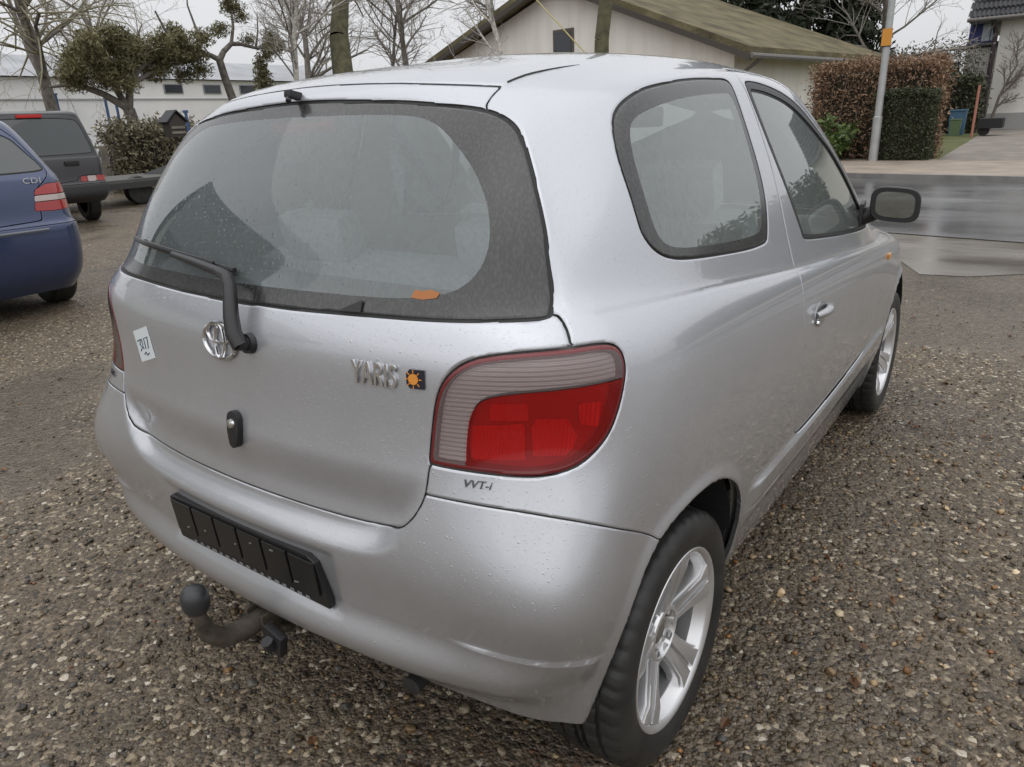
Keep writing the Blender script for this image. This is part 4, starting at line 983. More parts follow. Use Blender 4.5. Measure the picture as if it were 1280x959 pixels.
# ------------------------------------------------------------------ loose stones: real pebbles round the car, thinning out with distance
def stones(name, n, smin, smax, rmax, sub, seed, fl=(.45, .8)):
    rng = np.random.default_rng(seed)
    bmx = bmesh.new(); bmesh.ops.create_icosphere(bmx, subdivisions=sub, radius=1); bv = np.array([v.co[:] for v in bmx.verts]); bf = np.array([[v.index for v in f.verts] for f in bmx.faces]); bmx.free()
    c0 = np.array([-.75, -.75])
    r_ = rmax*rng.random(n)**.70; a_ = rng.random(n)*2*np.pi
    P = np.stack([c0[0]+r_*np.cos(a_), c0[1]+r_*np.sin(a_)], 1)
    keep = np.ones(n, bool)
    for wx in (0, 2.37):
        for sg in (1, -1): keep &= ~((np.abs(P[:, 0]-wx) < .06) & (np.abs(P[:, 1]-sg*WY) < .1))
    keep &= P[:, 0] < 5.5+SL*P[:, 1]
    keep &= ~((P[:, 0] > .2) & (P[:, 0] < 2.8) & (np.abs(P[:, 1]) < .5))
    mudv = sum(a_*np.sin(b_*P[:, 0]+c_*P[:, 1]+d_) for a_, b_, c_, d_ in MUD)+1.5*sstep(1.6, 5.6, P[:, 0]-SL*P[:, 1])
    keep &= rng.random(n) > .78*sstep(.2, 1.1, mudv)
    P = P[keep]; n = len(P)
    s_ = smin*(smax/smin)**(rng.random(n)**1.7)
    nv, nf = len(bv), len(bf)
    warp = 1+.22*rng.standard_normal((8, nv))
    sh = bv[None]*warp[:, :, None]
    k = rng.integers(0, 8, n)
    W = sh[k]*s_[:, None, None]
    W[..., 0] *= rng.uniform(.8, 1.35, n)[:, None]; W[..., 2] *= rng.uniform(*fl, n)[:, None]
    th = rng.random(n)*2*np.pi; ti = rng.normal(0, .3, n)
    x, y, z = W[..., 0].copy(), W[..., 1].copy(), W[..., 2].copy()
    x2 = x*np.cos(ti)[:, None]-z*np.sin(ti)[:, None]; z2 = x*np.sin(ti)[:, None]+z*np.cos(ti)[:, None]
    W[..., 0] = x2*np.cos(th)[:, None]-y*np.sin(th)[:, None]+P[:, :1]; W[..., 1] = x2*np.sin(th)[:, None]+y*np.cos(th)[:, None]+P[:, 1:]
    W[..., 2] = z2+(s_*rng.uniform(.1, .6, n))[:, None]
    pal = np.array([(.045, .038, .030), (.085, .070, .052), (.125, .100, .072), (.165, .132, .095), (.105, .100, .092), (.215, .175, .125), (.31, .26, .19), (.27, .15, .06), (.18, .085, .045), (.42, .37, .30), (.58, .55, .49)])
    pr = np.array([17, 19, 18, 13, 9, 9, 5, 2.0, 1.5, 3, 1.8]); pr = pr/pr.sum()
    C_ = pal[rng.choice(len(pal), n, p=pr)]*rng.uniform(.6, 1.3, (n, 1))*np.where((P[:, :1]*.6-P[:, 1:]) > rng.normal(.5, 1., (n, 1)), [[1.20, 1.0, .74]], [[1.02, .98, .90]])
    me = bpy.data.meshes.new(name)
    me.vertices.add(n*nv); me.vertices.foreach_set('co', W.reshape(-1).astype(np.float32))
    F_ = (bf[None]+(np.arange(n)*nv)[:, None, None]).reshape(-1)
    me.loops.add(len(F_)); me.loops.foreach_set('vertex_index', F_.astype(np.int32))
    me.polygons.add(n*nf); me.polygons.foreach_set('loop_start', np.arange(0, n*nf*3, 3, dtype=np.int32))
    me.polygons.foreach_set('use_smooth', np.ones(n*nf, bool))
    at = me.attributes.new('stone_colour', 'FLOAT_COLOR', 'POINT'); cc = np.ones((n*nv, 4), np.float32); cc[:, :3] = np.repeat(C_, nv, 0); at.data.foreach_set('color', cc.ravel())
    me.update(calc_edges=True)
    return link(name, me, None, STONE)
STONE = bpy.data.materials.new('pebble'); STONE.use_nodes = True
def _stone():
    nt = STONE.node_tree; b = nt.nodes['Principled BSDF']; a_ = nt.nodes.new('ShaderNodeAttribute'); a_.attribute_name = 'stone_colour'
    tc = nt.nodes.new('ShaderNodeTexCoord'); nz = nt.nodes.new('ShaderNodeTexNoise'); nz.inputs['Scale'].default_value = 180; nz.inputs['Detail'].default_value = 3; nt.links.new(tc.outputs['Object'], nz.inputs['Vector'])
    mr = nt.nodes.new('ShaderNodeMapRange'); mr.inputs['To Min'].default_value = .65; mr.inputs['To Max'].default_value = 1.3; nt.links.new(nz.outputs['Fac'], mr.inputs['Value'])
    sc_ = nt.nodes.new('ShaderNodeVectorMath'); sc_.operation = 'SCALE'; nt.links.new(a_.outputs['Color'], sc_.inputs[0]); nt.links.new(mr.outputs[0], sc_.inputs['Scale']); nt.links.new(sc_.outputs[0], b.inputs['Base Color'])
    b.inputs['Roughness'].default_value = .30; b.inputs['Specular IOR Level'].default_value = .5
_stone()
tag(stones('loose_gravel', 6500, .0045, .013, 2.8, 2, 3), kind='stuff')
tag(stones('fine_gravel', 84000, .0026, .0078, 6.6, 1, 4), kind='stuff')
# damp fallen leaves
def leaves():
    rng = np.random.default_rng(5); Vv, Ff = [], []
    for i in range(330):
        r_ = 5*rng.random()**.6; a_ = rng.random()*6.283; cx, cy = -.75+r_*math.cos(a_), -.75+r_*math.sin(a_)
        if .0 < cx < 2.7 and abs(cy) < .85: continue
        l_, w_ = rng.uniform(.012, .026), rng.uniform(.006, .013); th = rng.random()*6.283; k = len(Vv)
        for u, v, z in ((-l_, 0, .004), (-.3*l_, w_, .012), (.4*l_, .8*w_, .010), (l_, 0, .005), (.4*l_, -.8*w_, .012), (-.3*l_, -w_, .006), (0, 0, .003)):
            Vv.append((cx+u*math.cos(th)-v*math.sin(th), cy+u*math.sin(th)+v*math.cos(th), z+rng.uniform(0, .004)))
        Ff += [(k+q, k+(q+1) % 6, k+6) for q in range(6)]
    return tag(raw('fallen_leaves', Vv, Ff, mat('damp_leaf', (.13, .06, .025), .5, var=(15, .5))), kind='stuff')
leaves()
# ------------------------------------------------------------------ vegetation builders
def fol_mat(name, cols, rough=.6, trans=.15):
    m = bpy.data.materials.new(name); m.use_nodes = True; MATS[name] = m; nt = m.node_tree; b = nt.nodes['Principled BSDF']
    g = nt.nodes.new('ShaderNodeNewGeometry'); r_ = nt.nodes.new('ShaderNodeValToRGB'); e = r_.color_ramp.elements
    while len(e) < len(cols): e.new(.5)
    for k, c in enumerate(cols): e[k].position = k/(len(cols)-1); e[k].color = (*c, 1)
    nt.links.new(g.outputs['Random Per Island'], r_.inputs['Fac']); nt.links.new(r_.outputs[0], b.inputs['Base Color']); b.inputs['Roughness'].default_value = rough
    return m
BARK = mat('grey_bark', (.16, .143, .125), .85, var=(6, .4), bump=(25, .6, .02))
BARKG = mat('mossy_bark', (.105, .098, .055), .85, var=(5, .4), bump=(20, .6, .03))
BIRCH = mat('birch_bark', (.42, .40, .36), .7, var=(9, .55))
TWIG = mat('thin_twigs', (.20, .17, .15), .85)  # this and the next twig tone lightened: haze painted into the colour
TWIGP = mat('haze_pale_twigs', (.33, .30, .27), .85)
WILLOW = mat('willow_twigs', (.30, .275, .19), .85)
FIR = fol_mat('fir_foliage', [(.022, .032, .016), (.035, .047, .024), (.05, .06, .034)])
PINE = fol_mat('pine_foliage', [(.12, .115, .05), (.17, .155, .072), (.22, .20, .10)])
BEECH = fol_mat('brown_beech_foliage', [(.15, .09, .055), (.24, .145, .085), (.34, .225, .14)])
HEDGEG = fol_mat('dark_hedge_foliage', [(.028, .036, .014), (.045, .053, .022), (.070, .078, .034)])
LAUREL = fol_mat('laurel_foliage', [(.05, .085, .022), (.085, .13, .035), (.13, .18, .055)], .35)
SHRUB = fol_mat('dull_brown_shrub', [(.10, .085, .055), (.15, .13, .08), (.2, .18, .1)])
def seg_mesh(name, segs, m, parent):
    """segs: list of (p0, p1, r0, r1, sides): tapered limbs as one mesh"""
    Vs, Fs, base = [], [], 0
    for n in sorted({q[4] for q in segs}):
        S_ = [q for q in segs if q[4] == n]
        A = np.array([q[0][:] for q in S_]); B = np.array([q[1][:] for q in S_]); r0 = np.array([q[2] for q in S_]); r1 = np.array([q[3] for q in S_])
        d = B-A; l = np.linalg.norm(d, axis=1, keepdims=True); l[l < 1e-9] = 1; d = d/l
        up = np.where(np.abs(d[:, 2:3]) < .9, [[0, 0, 1.]], [[1., 0, 0]]); e = np.cross(d, up); e /= np.linalg.norm(e, axis=1, keepdims=True); f = np.cross(d, e)
        a_ = 2*np.pi*np.arange(n)/n; ring = e[:, None]*np.cos(a_)[None, :, None]+f[:, None]*np.sin(a_)[None, :, None]
        W = np.concatenate([A[:, None]+ring*r0[:, None, None], B[:, None]+ring*r1[:, None, None]], 1)
        q = np.arange(n); F = np.stack([q, (q+1) % n, n+(q+1) % n, n+q], 1)
        Fs.append((F[None]+(np.arange(len(S_))*2*n)[:, None, None]).reshape(-1, 4)+base); Vs.append(W.reshape(-1, 3)); base += len(S_)*2*n
    Vv = np.concatenate(Vs); F = np.concatenate(Fs)
    me = bpy.data.meshes.new(name); me.vertices.add(len(Vv)); me.vertices.foreach_set('co', Vv.astype(np.float32).ravel())
    me.loops.add(F.size); me.loops.foreach_set('vertex_index', F.astype(np.int32).ravel()); me.polygons.add(len(F)); me.polygons.foreach_set('loop_start', np.arange(0, F.size, 4, dtype=np.int32))
    me.polygons.foreach_set('use_smooth', np.ones(len(F), bool)); me.update(calc_edges=True)
    return link(name, me, parent, m)
def bare_tree(name, label, loc, h, rad, seed, bark=None, twig=None, levels=5, spread=.75, droop=0., lean=(0, 0), fork=.35, kids=(2, 4), lenf=.72, cat='tree', group=None, cap=6500):
    """grown level by level, so that a capped tree stays evenly filled"""
    rng = random.Random(seed); g = rng.gauss; trunk, crown = [], []
    t = empty(name, loc); tag(t, label, cat, group)
    todo = [(Vector((0, 0, 0)), Vector((lean[0], lean[1], 1)).normalized(), h*.62, rad, 0)]
    for lev in range(levels+1):
        nxt = []
        if lev >= 3: rng.shuffle(todo)
        for p, d, l, r_, _ in todo:
            if len(crown) >= cap: break
            n = 6 if lev < 2 else 3; q = p
            for i in range(n):
                d2 = (d+Vector((g(0, .10), g(0, .10), g(0, .07)-droop*(lev >= 2)*.22*lev))).normalized()
                q2 = q+d2*(l/n); ra, rb = r_*(1-.45*i/n), r_*(1-.45*(i+1)/n)
                (trunk if lev <= 1 else crown).append((q, q2, max(ra, .006), max(rb, .0045), 8 if lev == 0 else 5 if lev <= 2 else 3))
                if lev < levels and i/n >= (fork if lev == 0 else .15):
                    for _ in range(rng.randint(*kids) if lev < 2 else rng.randint(1, 2)):
                        ax = Vector((g(0, 1), g(0, 1), g(0, .4))); ax = (ax-d2*ax.dot(d2)).normalized()
                        nd = (d2*rng.uniform(.35, .8)+ax*spread*rng.uniform(.7, 1.2)+Vector((0, 0, .22 if not droop else .05))).normalized()
                        nxt.append((q2, nd, l*lenf*rng.uniform(.5, .9), rb*rng.uniform(.35, .6), lev+1))
                q, d = q2, d2
        todo = nxt
    seg_mesh('trunk', trunk, bark or BARK, t); seg_mesh('crown', crown, twig or TWIG, t)
    return t
def leaf_mesh(name, P, size, m, parent, seed=1, elong=1.6, flat=0.):
    rng = np.random.default_rng(seed); P = np.asarray(P); n = len(P)
    a = rng.standard_normal((n, 3)); a[:, 2] *= (1-flat); a /= np.linalg.norm(a, axis=1, keepdims=True)
    b = rng.standard_normal((n, 3)); b -= a*(a*b).sum(1)[:, None]; b /= np.linalg.norm(b, axis=1, keepdims=True)
    s_ = size*rng.uniform(.6, 1.4, (n, 1)); a = a*s_*elong; b = b*s_
    W = np.stack([P-a, P+b*.6, P+a, P-b*.6], 1).reshape(-1, 3)
    me = bpy.data.meshes.new(name); me.vertices.add(4*n); me.vertices.foreach_set('co', W.astype(np.float32).ravel())
    me.loops.add(4*n); me.loops.foreach_set('vertex_index', np.arange(4*n, dtype=np.int32)); me.polygons.add(n); me.polygons.foreach_set('loop_start', np.arange(0, 4*n, 4, dtype=np.int32)); me.update(calc_edges=True)
    return link(name, me, parent, m)
def clumps(rng, centres, radii, per, shell=.55):
    out = []
    for c, r_ in zip(centres, radii):
        d = rng.standard_normal((per, 3)); d /= np.linalg.norm(d, axis=1, keepdims=True)
        out.append(np.asarray(c)+d*(np.asarray(r_)*(shell+(1-shell)*rng.random((per, 1)))))
    return np.concatenate(out)
def hedge(name, label, x0, x1, y0, y1, z0, z1, m, n, size, seed, cat='hedge', rough=.10, twigs=True):
    rng = np.random.default_rng(seed); t = empty(name, ((x0+x1)/2, (y0+y1)/2, z0)); tag(t, label, cat)
    L_ = np.array([x1-x0, y1-y0, z1-z0]); u = rng.random((n, 3)); f = rng.integers(0, 5, n)
    for k in range(n):
        if f[k] < 2: u[k, 0] = f[k]
        elif f[k] < 4: u[k, 1] = f[k]-2
        else: u[k, 2] = 1
    wob = .5*np.sin(u[:, 1:2]*9+seed)+.5*np.sin(u[:, 2:3]*7+2*u[:, 0:1]*5)
    P = (u-[.5, .5, 0])*L_+rng.normal(0, rough, (n, 3))*[1, 1, .8]+(u-.5)*wob*rough*1.2
    leaf_mesh('foliage', P, size, m, t, seed)
    if twigs:
        segs = []
        for _ in range(60):
            p = Vector((rng.uniform(-.42, .42)*L_[0], rng.uniform(-.45, .45)*L_[1], 0)); q = p+Vector((rng.normal(0, .1), rng.normal(0, .15), L_[2]*rng.uniform(.7, 1.0))); segs.append((p, q, .018, .006, 4))
        seg_mesh('stems', segs, TWIG, t)
    mb = MB(); mb.box((0, 0, L_[2]*.46), (max(.1, L_[0]-2.4*rough), max(.1, L_[1]-2.4*rough), L_[2]*.9)); mb.build('shade_core', mat('dark_shade_core', (.03, .025, .016), .95), t)  # near-black solid box, painting in the shade inside the hedge
    return t
def conifer(name, label, loc, h, rad, seed, m=None, n=5200, size=.16, cat='tree', group=None):
    rng = np.random.default_rng(seed); t = empty(name, loc); tag(t, label, cat, group)
    segs = [(Vector((0, 0, 0)), Vector((0, 0, h*.5)), h*.022, h*.014, 8), (Vector((0, 0, h*.5)), Vector((0, 0, h)), h*.014, .02, 6)]
    P = []
    nb = 90
    for i in range(nb):
        z = h*(.12+.86*(i/nb)); l = rad*(1-(z/h)**1.3)*rng.uniform(.7, 1.1)+.15; a_ = i*2.4+rng.normal(0, .3)
        tip = np.array([l*math.cos(a_), l*math.sin(a_), z-.22*l]); base = np.array([0, 0, z])
        segs.append((Vector(base), Vector(tip), .03, .008, 3))
        k = max(4, int(n/nb*l/rad*1.6)); s_ = rng.random((k, 1))**.7
        P.append(base+(tip-base)*s_+rng.normal(0, 1, (k, 3))*np.array([.16, .16, .13])*(.5+l*.25))
    seg_mesh('trunk', segs, BARK, t); leaf_mesh('crown', np.concatenate(P), size, m or FIR, t, seed, 2.2)
    return t

# ------------------------------------------------------------------ far vegetation on the left
bare_tree('willow_tree', 'tall bare willow with drooping thin branches, behind the dark SUV', (14.2, 33, 0), 12, .30, 21, BARK, WILLOW, 5, .85, .30, (-.10, -.1), .25, (2, 3), .75, cap=13000)
t = empty('pine_tree', (13.4, 25.6, 0)); tag(t, 'spreading olive-green pine on a forked trunk in front of the white hall', 'tree')
TR = []
def chain(pts, r0, r1, n=7):
    for i, (p, q) in enumerate(zip(pts, pts[1:])):
        f0, f1 = i/(len(pts)-1), (i+1)/(len(pts)-1); TR.append((Vector(p), Vector(q), r0+(r1-r0)*f0, r0+(r1-r0)*f1, n))
chain([(.1, 0, 0), (.05, 0, .9), (-.05, 0, 1.7), (-.15, 0, 2.3)], .26, .20); chain([(-.15, 0, 2.3), (-.9, .1, 2.8), (-1.7, .2, 3.1), (-2.6, .1, 3.0)], .15, .04); chain([(-.15, 0, 2.3), (.1, .1, 3.0), (.5, 0, 3.6), (1.2, .1, 4.0)], .15, .05); chain([(-.15, 0, 2.2), (-.5, 0, 3.1), (-.6, .1, 3.9), (-.3, 0, 4.6)], .13, .05); chain([(.3, 0, 3.2), (1.4, .1, 3.7), (2.2, 0, 4.2)], .09, .03)
seg_mesh('trunk', TR, BARK, t)
rng = np.random.default_rng(9)
cs = [(-.9+.9*rng.normal(), rng.normal(0, .6), 3.75+.38*rng.normal()) for _ in range(22)]+[(1.0+.8*rng.normal(), rng.normal(0, .6), 4.05+.35*rng.normal()) for _ in range(22)]+[(2.3+.4*rng.normal(), rng.normal(0, .5), 4.35+.35*rng.normal()) for _ in range(9)]
leaf_mesh('crown', clumps(rng, cs, [(.55, .5, .36)]*len(cs), 650, .1), .030, PINE, t, 9, 3.0)
t = empty('leaning_pine', (17.4, 25.4, 0)); tag(t, 'small leaning pine with a crooked dark trunk and sparse crown', 'tree'); TR = []
chain([(.45, 0, 0), (.30, 0, .9), (.16, 0, 1.7), (-.02, 0, 2.6), (-.22, 0, 3.4), (-.33, 0, 4.0)], .20, .14); chain([(-.33, 0, 4.0), (-.7, 0, 4.15), (-1.2, 0, 4.2), (-1.8, .1, 4.5), (-2.3, .1, 4.95), (-2.6, 0, 5.5)], .11, .03); chain([(-.33, 0, 4.0), (-.1, 0, 4.3), (.3, 0, 4.6), (.8, .1, 4.62), (1.4, 0, 4.5), (2.0, 0, 4.6), (2.7, 0, 4.9)], .12, .03); chain([(.3, 0, 4.6), (.5, 0, 5.2), (.6, .1, 6.0), (.5, 0, 6.8)], .07, .02); chain([(-1.2, 0, 4.2), (-1.1, 0, 5.0), (-1.3, 0, 5.8), (-1.2, 0, 6.5)], .06, .015); chain([(1.4, 0, 4.5), (1.6, 0, 5.1), (1.7, 0, 5.8)], .05, .015)
seg_mesh('trunk', TR, BARK, t); cs = [(1.9+.6*rng.normal(), .4*rng.normal(), 4.5+.3*rng.normal()) for _ in range(9)]+[(.4+.5*rng.normal(), .3*rng.normal(), 5.9+.5*rng.normal()) for _ in range(7)]+[(-2.2+.4*rng.normal(), .3*rng.normal(), 4.3+.25*rng.normal()) for _ in range(7)]
leaf_mesh('crown', clumps(rng, cs, [(.45, .42, .3)]*len(cs), 330, .1), .028, PINE, t, 10, 3.0)
conifer('young_pine', 'young ragged pine beside the white hall windows', (19.6, 26.3, 0), 4.4, .8, 12, PINE, 5000, .04)
bare_tree('oak_tree', 'thick mossy tree trunk with heavy side limbs, rising above the car roof', (18.9, 21.0, 0), 15, .46, 31, BARKG, TWIG, 5, .9, 0, (.02, 0), .18, (1, 2), .62)
for i, (x, y, h, s) in enumerate(((17.2, 21.6, 11, 41), (17.9, 22.4, 10, 42), (21.5, 21.2, 9, 43))):
    bare_tree('birch_tree', ['slim pale birch just left of the thick mossy trunk', 'slim birch next to the pale one, darker and thinner', 'thin bare tree right of the thick mossy trunk'][i], (x, y, 0), h, .11 if i < 2 else .09, s, BIRCH if i == 0 else BARK, TWIGP if i < 2 else TWIG, 4, .8, 0, (0, 0), .2, (2, 3), .6)
for i, (x, y, h, s) in enumerate(((30, 36, 13, 51), (36, 33, 14, 52), (43, 31, 13, 53), (24, 46, 14, 54), (13, 46, 13, 55))):
    bare_tree('bare_tree', ['bare grey tree behind the white hall, left of the thick trunk', 'bare twiggy tree right of the thick mossy trunk', 'bare twiggy tree just left of the beige gable', 'tall bare tree far behind the white hall roof', 'bare tree far behind the willow'][i], (x, y, 0), h, .24, s, BARK, TWIGP, 5, .85, 0, (0, 0), .2, (2, 4), .66, group='bare trees on the left')
for i, (x, y, z, s) in enumerate(((29, 27, 2.4, 61), (24.5, 24.5, 2.0, 62))):
    bare_tree('bare_shrub', ['rounded bare shrub left of the beige gable', 'grey bare shrub beside the thin tree'][i], (x, y, 0), z*1.7, .06, s, TWIG, TWIGP, 5, 1.0, 0, (0, 0), .05, (3, 5), .7, cat='shrub')
hedge('garden_shrubs', 'brownish unkempt shrubs along the fence behind the trailer', 9.0, 11.2, 18.2, 19.2, 0, 1.55, SHRUB, 12000, .036, 5, 'shrub', .16)
# slatted fence beside the shrubs
t = empty('garden_fence', (7.0, 18.6, 0)); tag(t, 'low weathered fence in front of the white hall, left of the shrubs', 'fence')
FW = mat('weathered_wood', (.20, .18, .15), .8, var=(5, .3))
for k in range(13):
    mb = MB(); mb.box((-1.6+.29*k, 0, .62), (.20, .025, 1.15)); mb.build('slat', FW, t)
for z in (.3, .95):
    mb = MB(); mb.box((.15, .03, z), (3.9, .03, .07)); mb.build('rail', FW, t)

# ------------------------------------------------------------------ white hall with its posts
WHITE = mat('white_render', (.86, .86, .85), .8, var=(.6, .08)); DKGL = mat('dark_window_glass', (.05, .055, .065), .12); GREYR = mat('grey_sheet_roof', (.40, .41, .43), .6, var=(.8, .15))
t = empty('white_hall', (22, 40, 0)); tag(t, 'long low white hall with a row of small windows and a grey roof', 'building')
mb = MB(); mb.box((0, 4, 2.15), (34, 8, 4.3)); mb.build('wall', WHITE, t)
mb = MB(); mb.prism([(-.3, 4.34), (4.3, 5.7), (8.9, 4.34)], -7.4, 17.4, lambda u, v, d: (d, u, v)); mb.build('roof', GREYR, t)
mb = MB(); mb.box((0, -.03, 3.30), (34.2, .1, .06)); mb.build('wall_band', mat('grey_trim', (.45, .46, .48), .6), t)
for k in range(7):
    x = -.4+2.45*k
    mb = MB(); mb.box((x+2.2, -.0, 3.83), (1.15, .12, .50)); w_ = mb.build('window', mat('window_frame_grey', (.30, .31, .34), .5), t); mb = MB(); mb.box((x+2.2, -.07, 3.83), (1.02, .03, .40)); mb.build('pane', DKGL, w_)
mb = MB(); mb.box((-9.2, -.03, 2.0), (1.0, .1, 2.0)); w_ = mb.build('door', mat('blue_grey_door', (.10, .14, .22), .4), t)
BLUEP = mat('blue_post_paint', (.05, .10, .22), .5)
for i, (x, y, h) in enumerate(((15.6, 36, 3.3), (17.8, 36, 3.2), (18.6, 36.6, 2.9), (9.2, 15.6, 1.85))):
    mb = MB(); mb.tube([(0, 0, 0), (0, 0, h)], .065 if i < 3 else .035, 10); mb.box((0, 0, h+.03), (.16 if i < 3 else .09, .16 if i < 3 else .09, .06))
    o = mb.build('blue_post', BLUEP, None, smooth=40); o.location = (x, y, 0)
    tag(o, ['blue steel post standing alone left of the pine trunk', 'blue steel post nearest the left side of the pine trunk', 'thin blue steel post half hidden by the pine trunk', 'short blue post beside the bird house'][i], 'post', 'blue posts in front of the hall')
# bird house on a pole
t = empty('bird_house', (7.95, 14.1, 0)); tag(t, 'small dark wooden bird house on a thin pole by the rear window', 'bird house')
BH = mat('dark_stained_wood', (.045, .038, .032), .7); mb = MB(); mb.tube([(0, 0, 0), (0, 0, 1.35)], .022, 8); mb.build('pole', BH, t)
mb = MB(); mb.prism([(-.15, 1.33), (.15, 1.33), (.19, 1.62), (0, 1.80), (-.19, 1.62)], -.14, .14, lambda u, v, d: (u, d, v)); bx = mb.build('box', BH, t)
mb = MB(); mb.box((-.125, 0, 1.745), (.34, .36, .025), ry=-.76); mb.box((.125, 0, 1.745), (.34, .36, .025), ry=.76); mb.build('roof', mat('bird_house_roof', (.03, .032, .036), .6), t)
for z in (1.42, 1.52): mb = MB(); mb.box((0, -.15, z), (.30, .02, .05)); mb.build('slat', FW, t)
# flat trailer
t = empty('flatbed_trailer', (7.6, 15.4, 0)); tag(t, 'low flatbed trailer with a dark tilted ramp, parked behind the dark SUV', 'trailer'); t.rotation_euler = (0, 0, .1)
mb = MB(); mb.box((0, 0, .50), (4.2, 1.9, .09), bevel=.01); mb.build('bed', mat('grey_bed', (.10, .098, .09), .6, var=(3, .2)), t)
mb = MB(); mb.box((0, -.96, .42), (4.2, .06, .12)); mb.build('side_rail', mat('galvanised', (.07, .07, .07), .45, .5), t)
mb = MB(); mb.prism([(.5, .55), (1.9, .55), (1.9, .78), (1.5, .78)], -.5, .5, lambda u, v, d: (u, d, v)); mb.build('ramp', LINER, t)
for x in (-.5, .35):
    mb = MB(); mb.lathe([(0, -.09), (.2, -.1), (.28, -.09), (.30, 0), (.28, .09), (.2, .1), (0, .09)], 24, 'Y', (x, -.72, .30)); mb.build('wheel', TYRE, t, smooth=40)
mb = MB(); mb.tube([(-2.1, 0, .45), (-3.2, 0, .42)], .05, 8); mb.build('drawbar', DARKMETAL, t)
# grey shed behind the SUV
t = empty('grey_shed', (3.6, 20.5, 0)); tag(t, 'flat-roofed grey metal shed behind the dark SUV', 'shed'); SHM = mat('grey_sheet_wall', (.24, .24, .235), .55, var=(1.5, .12))
mb = MB(); mb.box((0, 1.2, 1.4), (5.0, 2.4, 2.8)); mb.build('wall', SHM, t); mb = MB(); mb.box((0, 1.2, 2.85), (5.2, 2.7, .09)); mb.build('roof', GREYR, t)
for x in (-1.7, -.4, .9): mb = MB(); mb.box((x, -.01, 1.4), (.03, .03, 2.7)); mb.build('panel_joint', mat('joint_dark', (.06, .06, .06), .6), t)

# ------------------------------------------------------------------ beige gabled house across the road
def local(origin, ux, uy):
    ux = Vector((*ux, 0)).normalized(); uy = Vector((*uy, 0)).normalized(); return lambda u, v, z: (origin[0]+ux.x*u+uy.x*v, origin[1]+ux.y*u+uy.y*v, z)
BEIGE = mat('weathered_beige_render', (.42, .385, .335), .85)
def _beige():
    nt = BEIGE.node_tree; b = nt.nodes['Principled BSDF']; tc = nt.nodes.new('ShaderNodeTexCoord'); mp = nt.nodes.new('ShaderNodeMapping'); mp.inputs['Scale'].default_value = (2.2, 2.2, .25); nt.links.new(tc.outputs['Object'], mp.inputs[0])
    nz = nt.nodes.new('ShaderNodeTexNoise'); nz.inputs['Scale'].default_value = 1.4; nz.inputs['Detail'].default_value = 6; nt.links.new(mp.outputs[0], nz.inputs['Vector'])
    r_ = nt.nodes.new('ShaderNodeValToRGB'); r_.color_ramp.elements[0].position = .3; r_.color_ramp.elements[1].position = .6; r_.color_ramp.elements[0].color = (.80, .76, .69, 1); r_.color_ramp.elements[1].color = (.90, .87, .81, 1)
    nt.links.new(nz.outputs['Fac'], r_.inputs[0]); nt.links.new(r_.outputs[0], b.inputs['Base Color'])
_beige()
MOSS = mat('mossy_roof', (.135, .115, .062), .9, var=(1.3, .45), bump=(12, .7, .05)); SOFF = mat('dark_soffit', (.07, .06, .05), .8)
H0 = local((20.0, 6.35), (.16, 1), (1, -.16)); GW, GD = 12.6, 9.2
t = empty('gabled_house', (20.0, 6.35, 0)); t.matrix_world = Matrix.Translation((20.0, 6.35, 0)); tag(t, 'beige weathered house with a mossy gable roof across the road', 'house')
def hb(mb, name, m, par=None):
    o = mb.build(name, m, par or t)
    o.location = (-20.0, -6.35, 0) if par is None else (0, 0, 0)
    return o
ZE, ZA, UA = 3.02, 5.45, 6.3
mb = MB(); mb.prism([(0, 0), (GW, 0), (GW, 3.35), (UA, ZA-.1), (0, ZE)], 0, GD, lambda u, v, d: H0(u, d, v)); wall = hb(mb, 'wall', BEIGE)
mb = MB(); mb.prism([(-.75, ZE-.28), (UA, ZA+.02), (UA, ZA+.20), (-.75, ZE-.08)], -.6, GD+.5, lambda u, v, d: H0(u, d, v)); hb(mb, 'roof', MOSS)
mb = MB(); mb.prism([(UA, ZA+.02), (GW+.8, 3.12), (GW+.8, 3.30), (UA, ZA+.20)], -.6, GD+.5, lambda u, v, d: H0(u, d, v)); hb(mb, 'roof', MOSS)
mb = MB(); mb.prism([(-.78, ZE-.42), (UA, ZA-.14), (UA, ZA+.02), (-.78, ZE-.26)], -.64, -.52, lambda u, v, d: H0(u, d, v)); mb.prism([(UA, ZA-.14), (GW+.8, 2.96), (GW+.8, 3.12), (UA, ZA+.02)], -.64, -.52, lambda u, v, d: H0(u, d, v)); hb(mb, 'bargeboard', SOFF)
mb = MB(); mb.tube([H0(-.80, -.6, ZE-.30), H0(-.80, GD+.5, ZE-.30)], .07, 8); hb(mb, 'gutter', mat('grey_gutter', (.16, .15, .14), .5))
mb = MB(); mb.tube([H0(-.78, .1, ZE-.33), H0(-.3, .1, ZE-.62), H0(-.06, .1, ZE-.9), H0(-.06, .1, 0)], .05, 8); hb(mb, 'downpipe', MATS['grey_gutter'])
mb = MB(); mb.prism([(5.68, 3.05), (6.54, 3.05), (6.54, 4.08), (5.68, 4.08)], -.05, .02, lambda u, v, d: H0(u, d, v)); w_ = hb(mb, 'window', mat('brown_window_frame', (.12, .10, .08), .6)); mb = MB(); mb.prism([(5.76, 3.13), (6.46, 3.13), (6.46, 4.00), (5.76, 4.00)], -.07, -.052, lambda u, v, d: H0(u, d, v)); mb.build('pane', DKGL, w_)
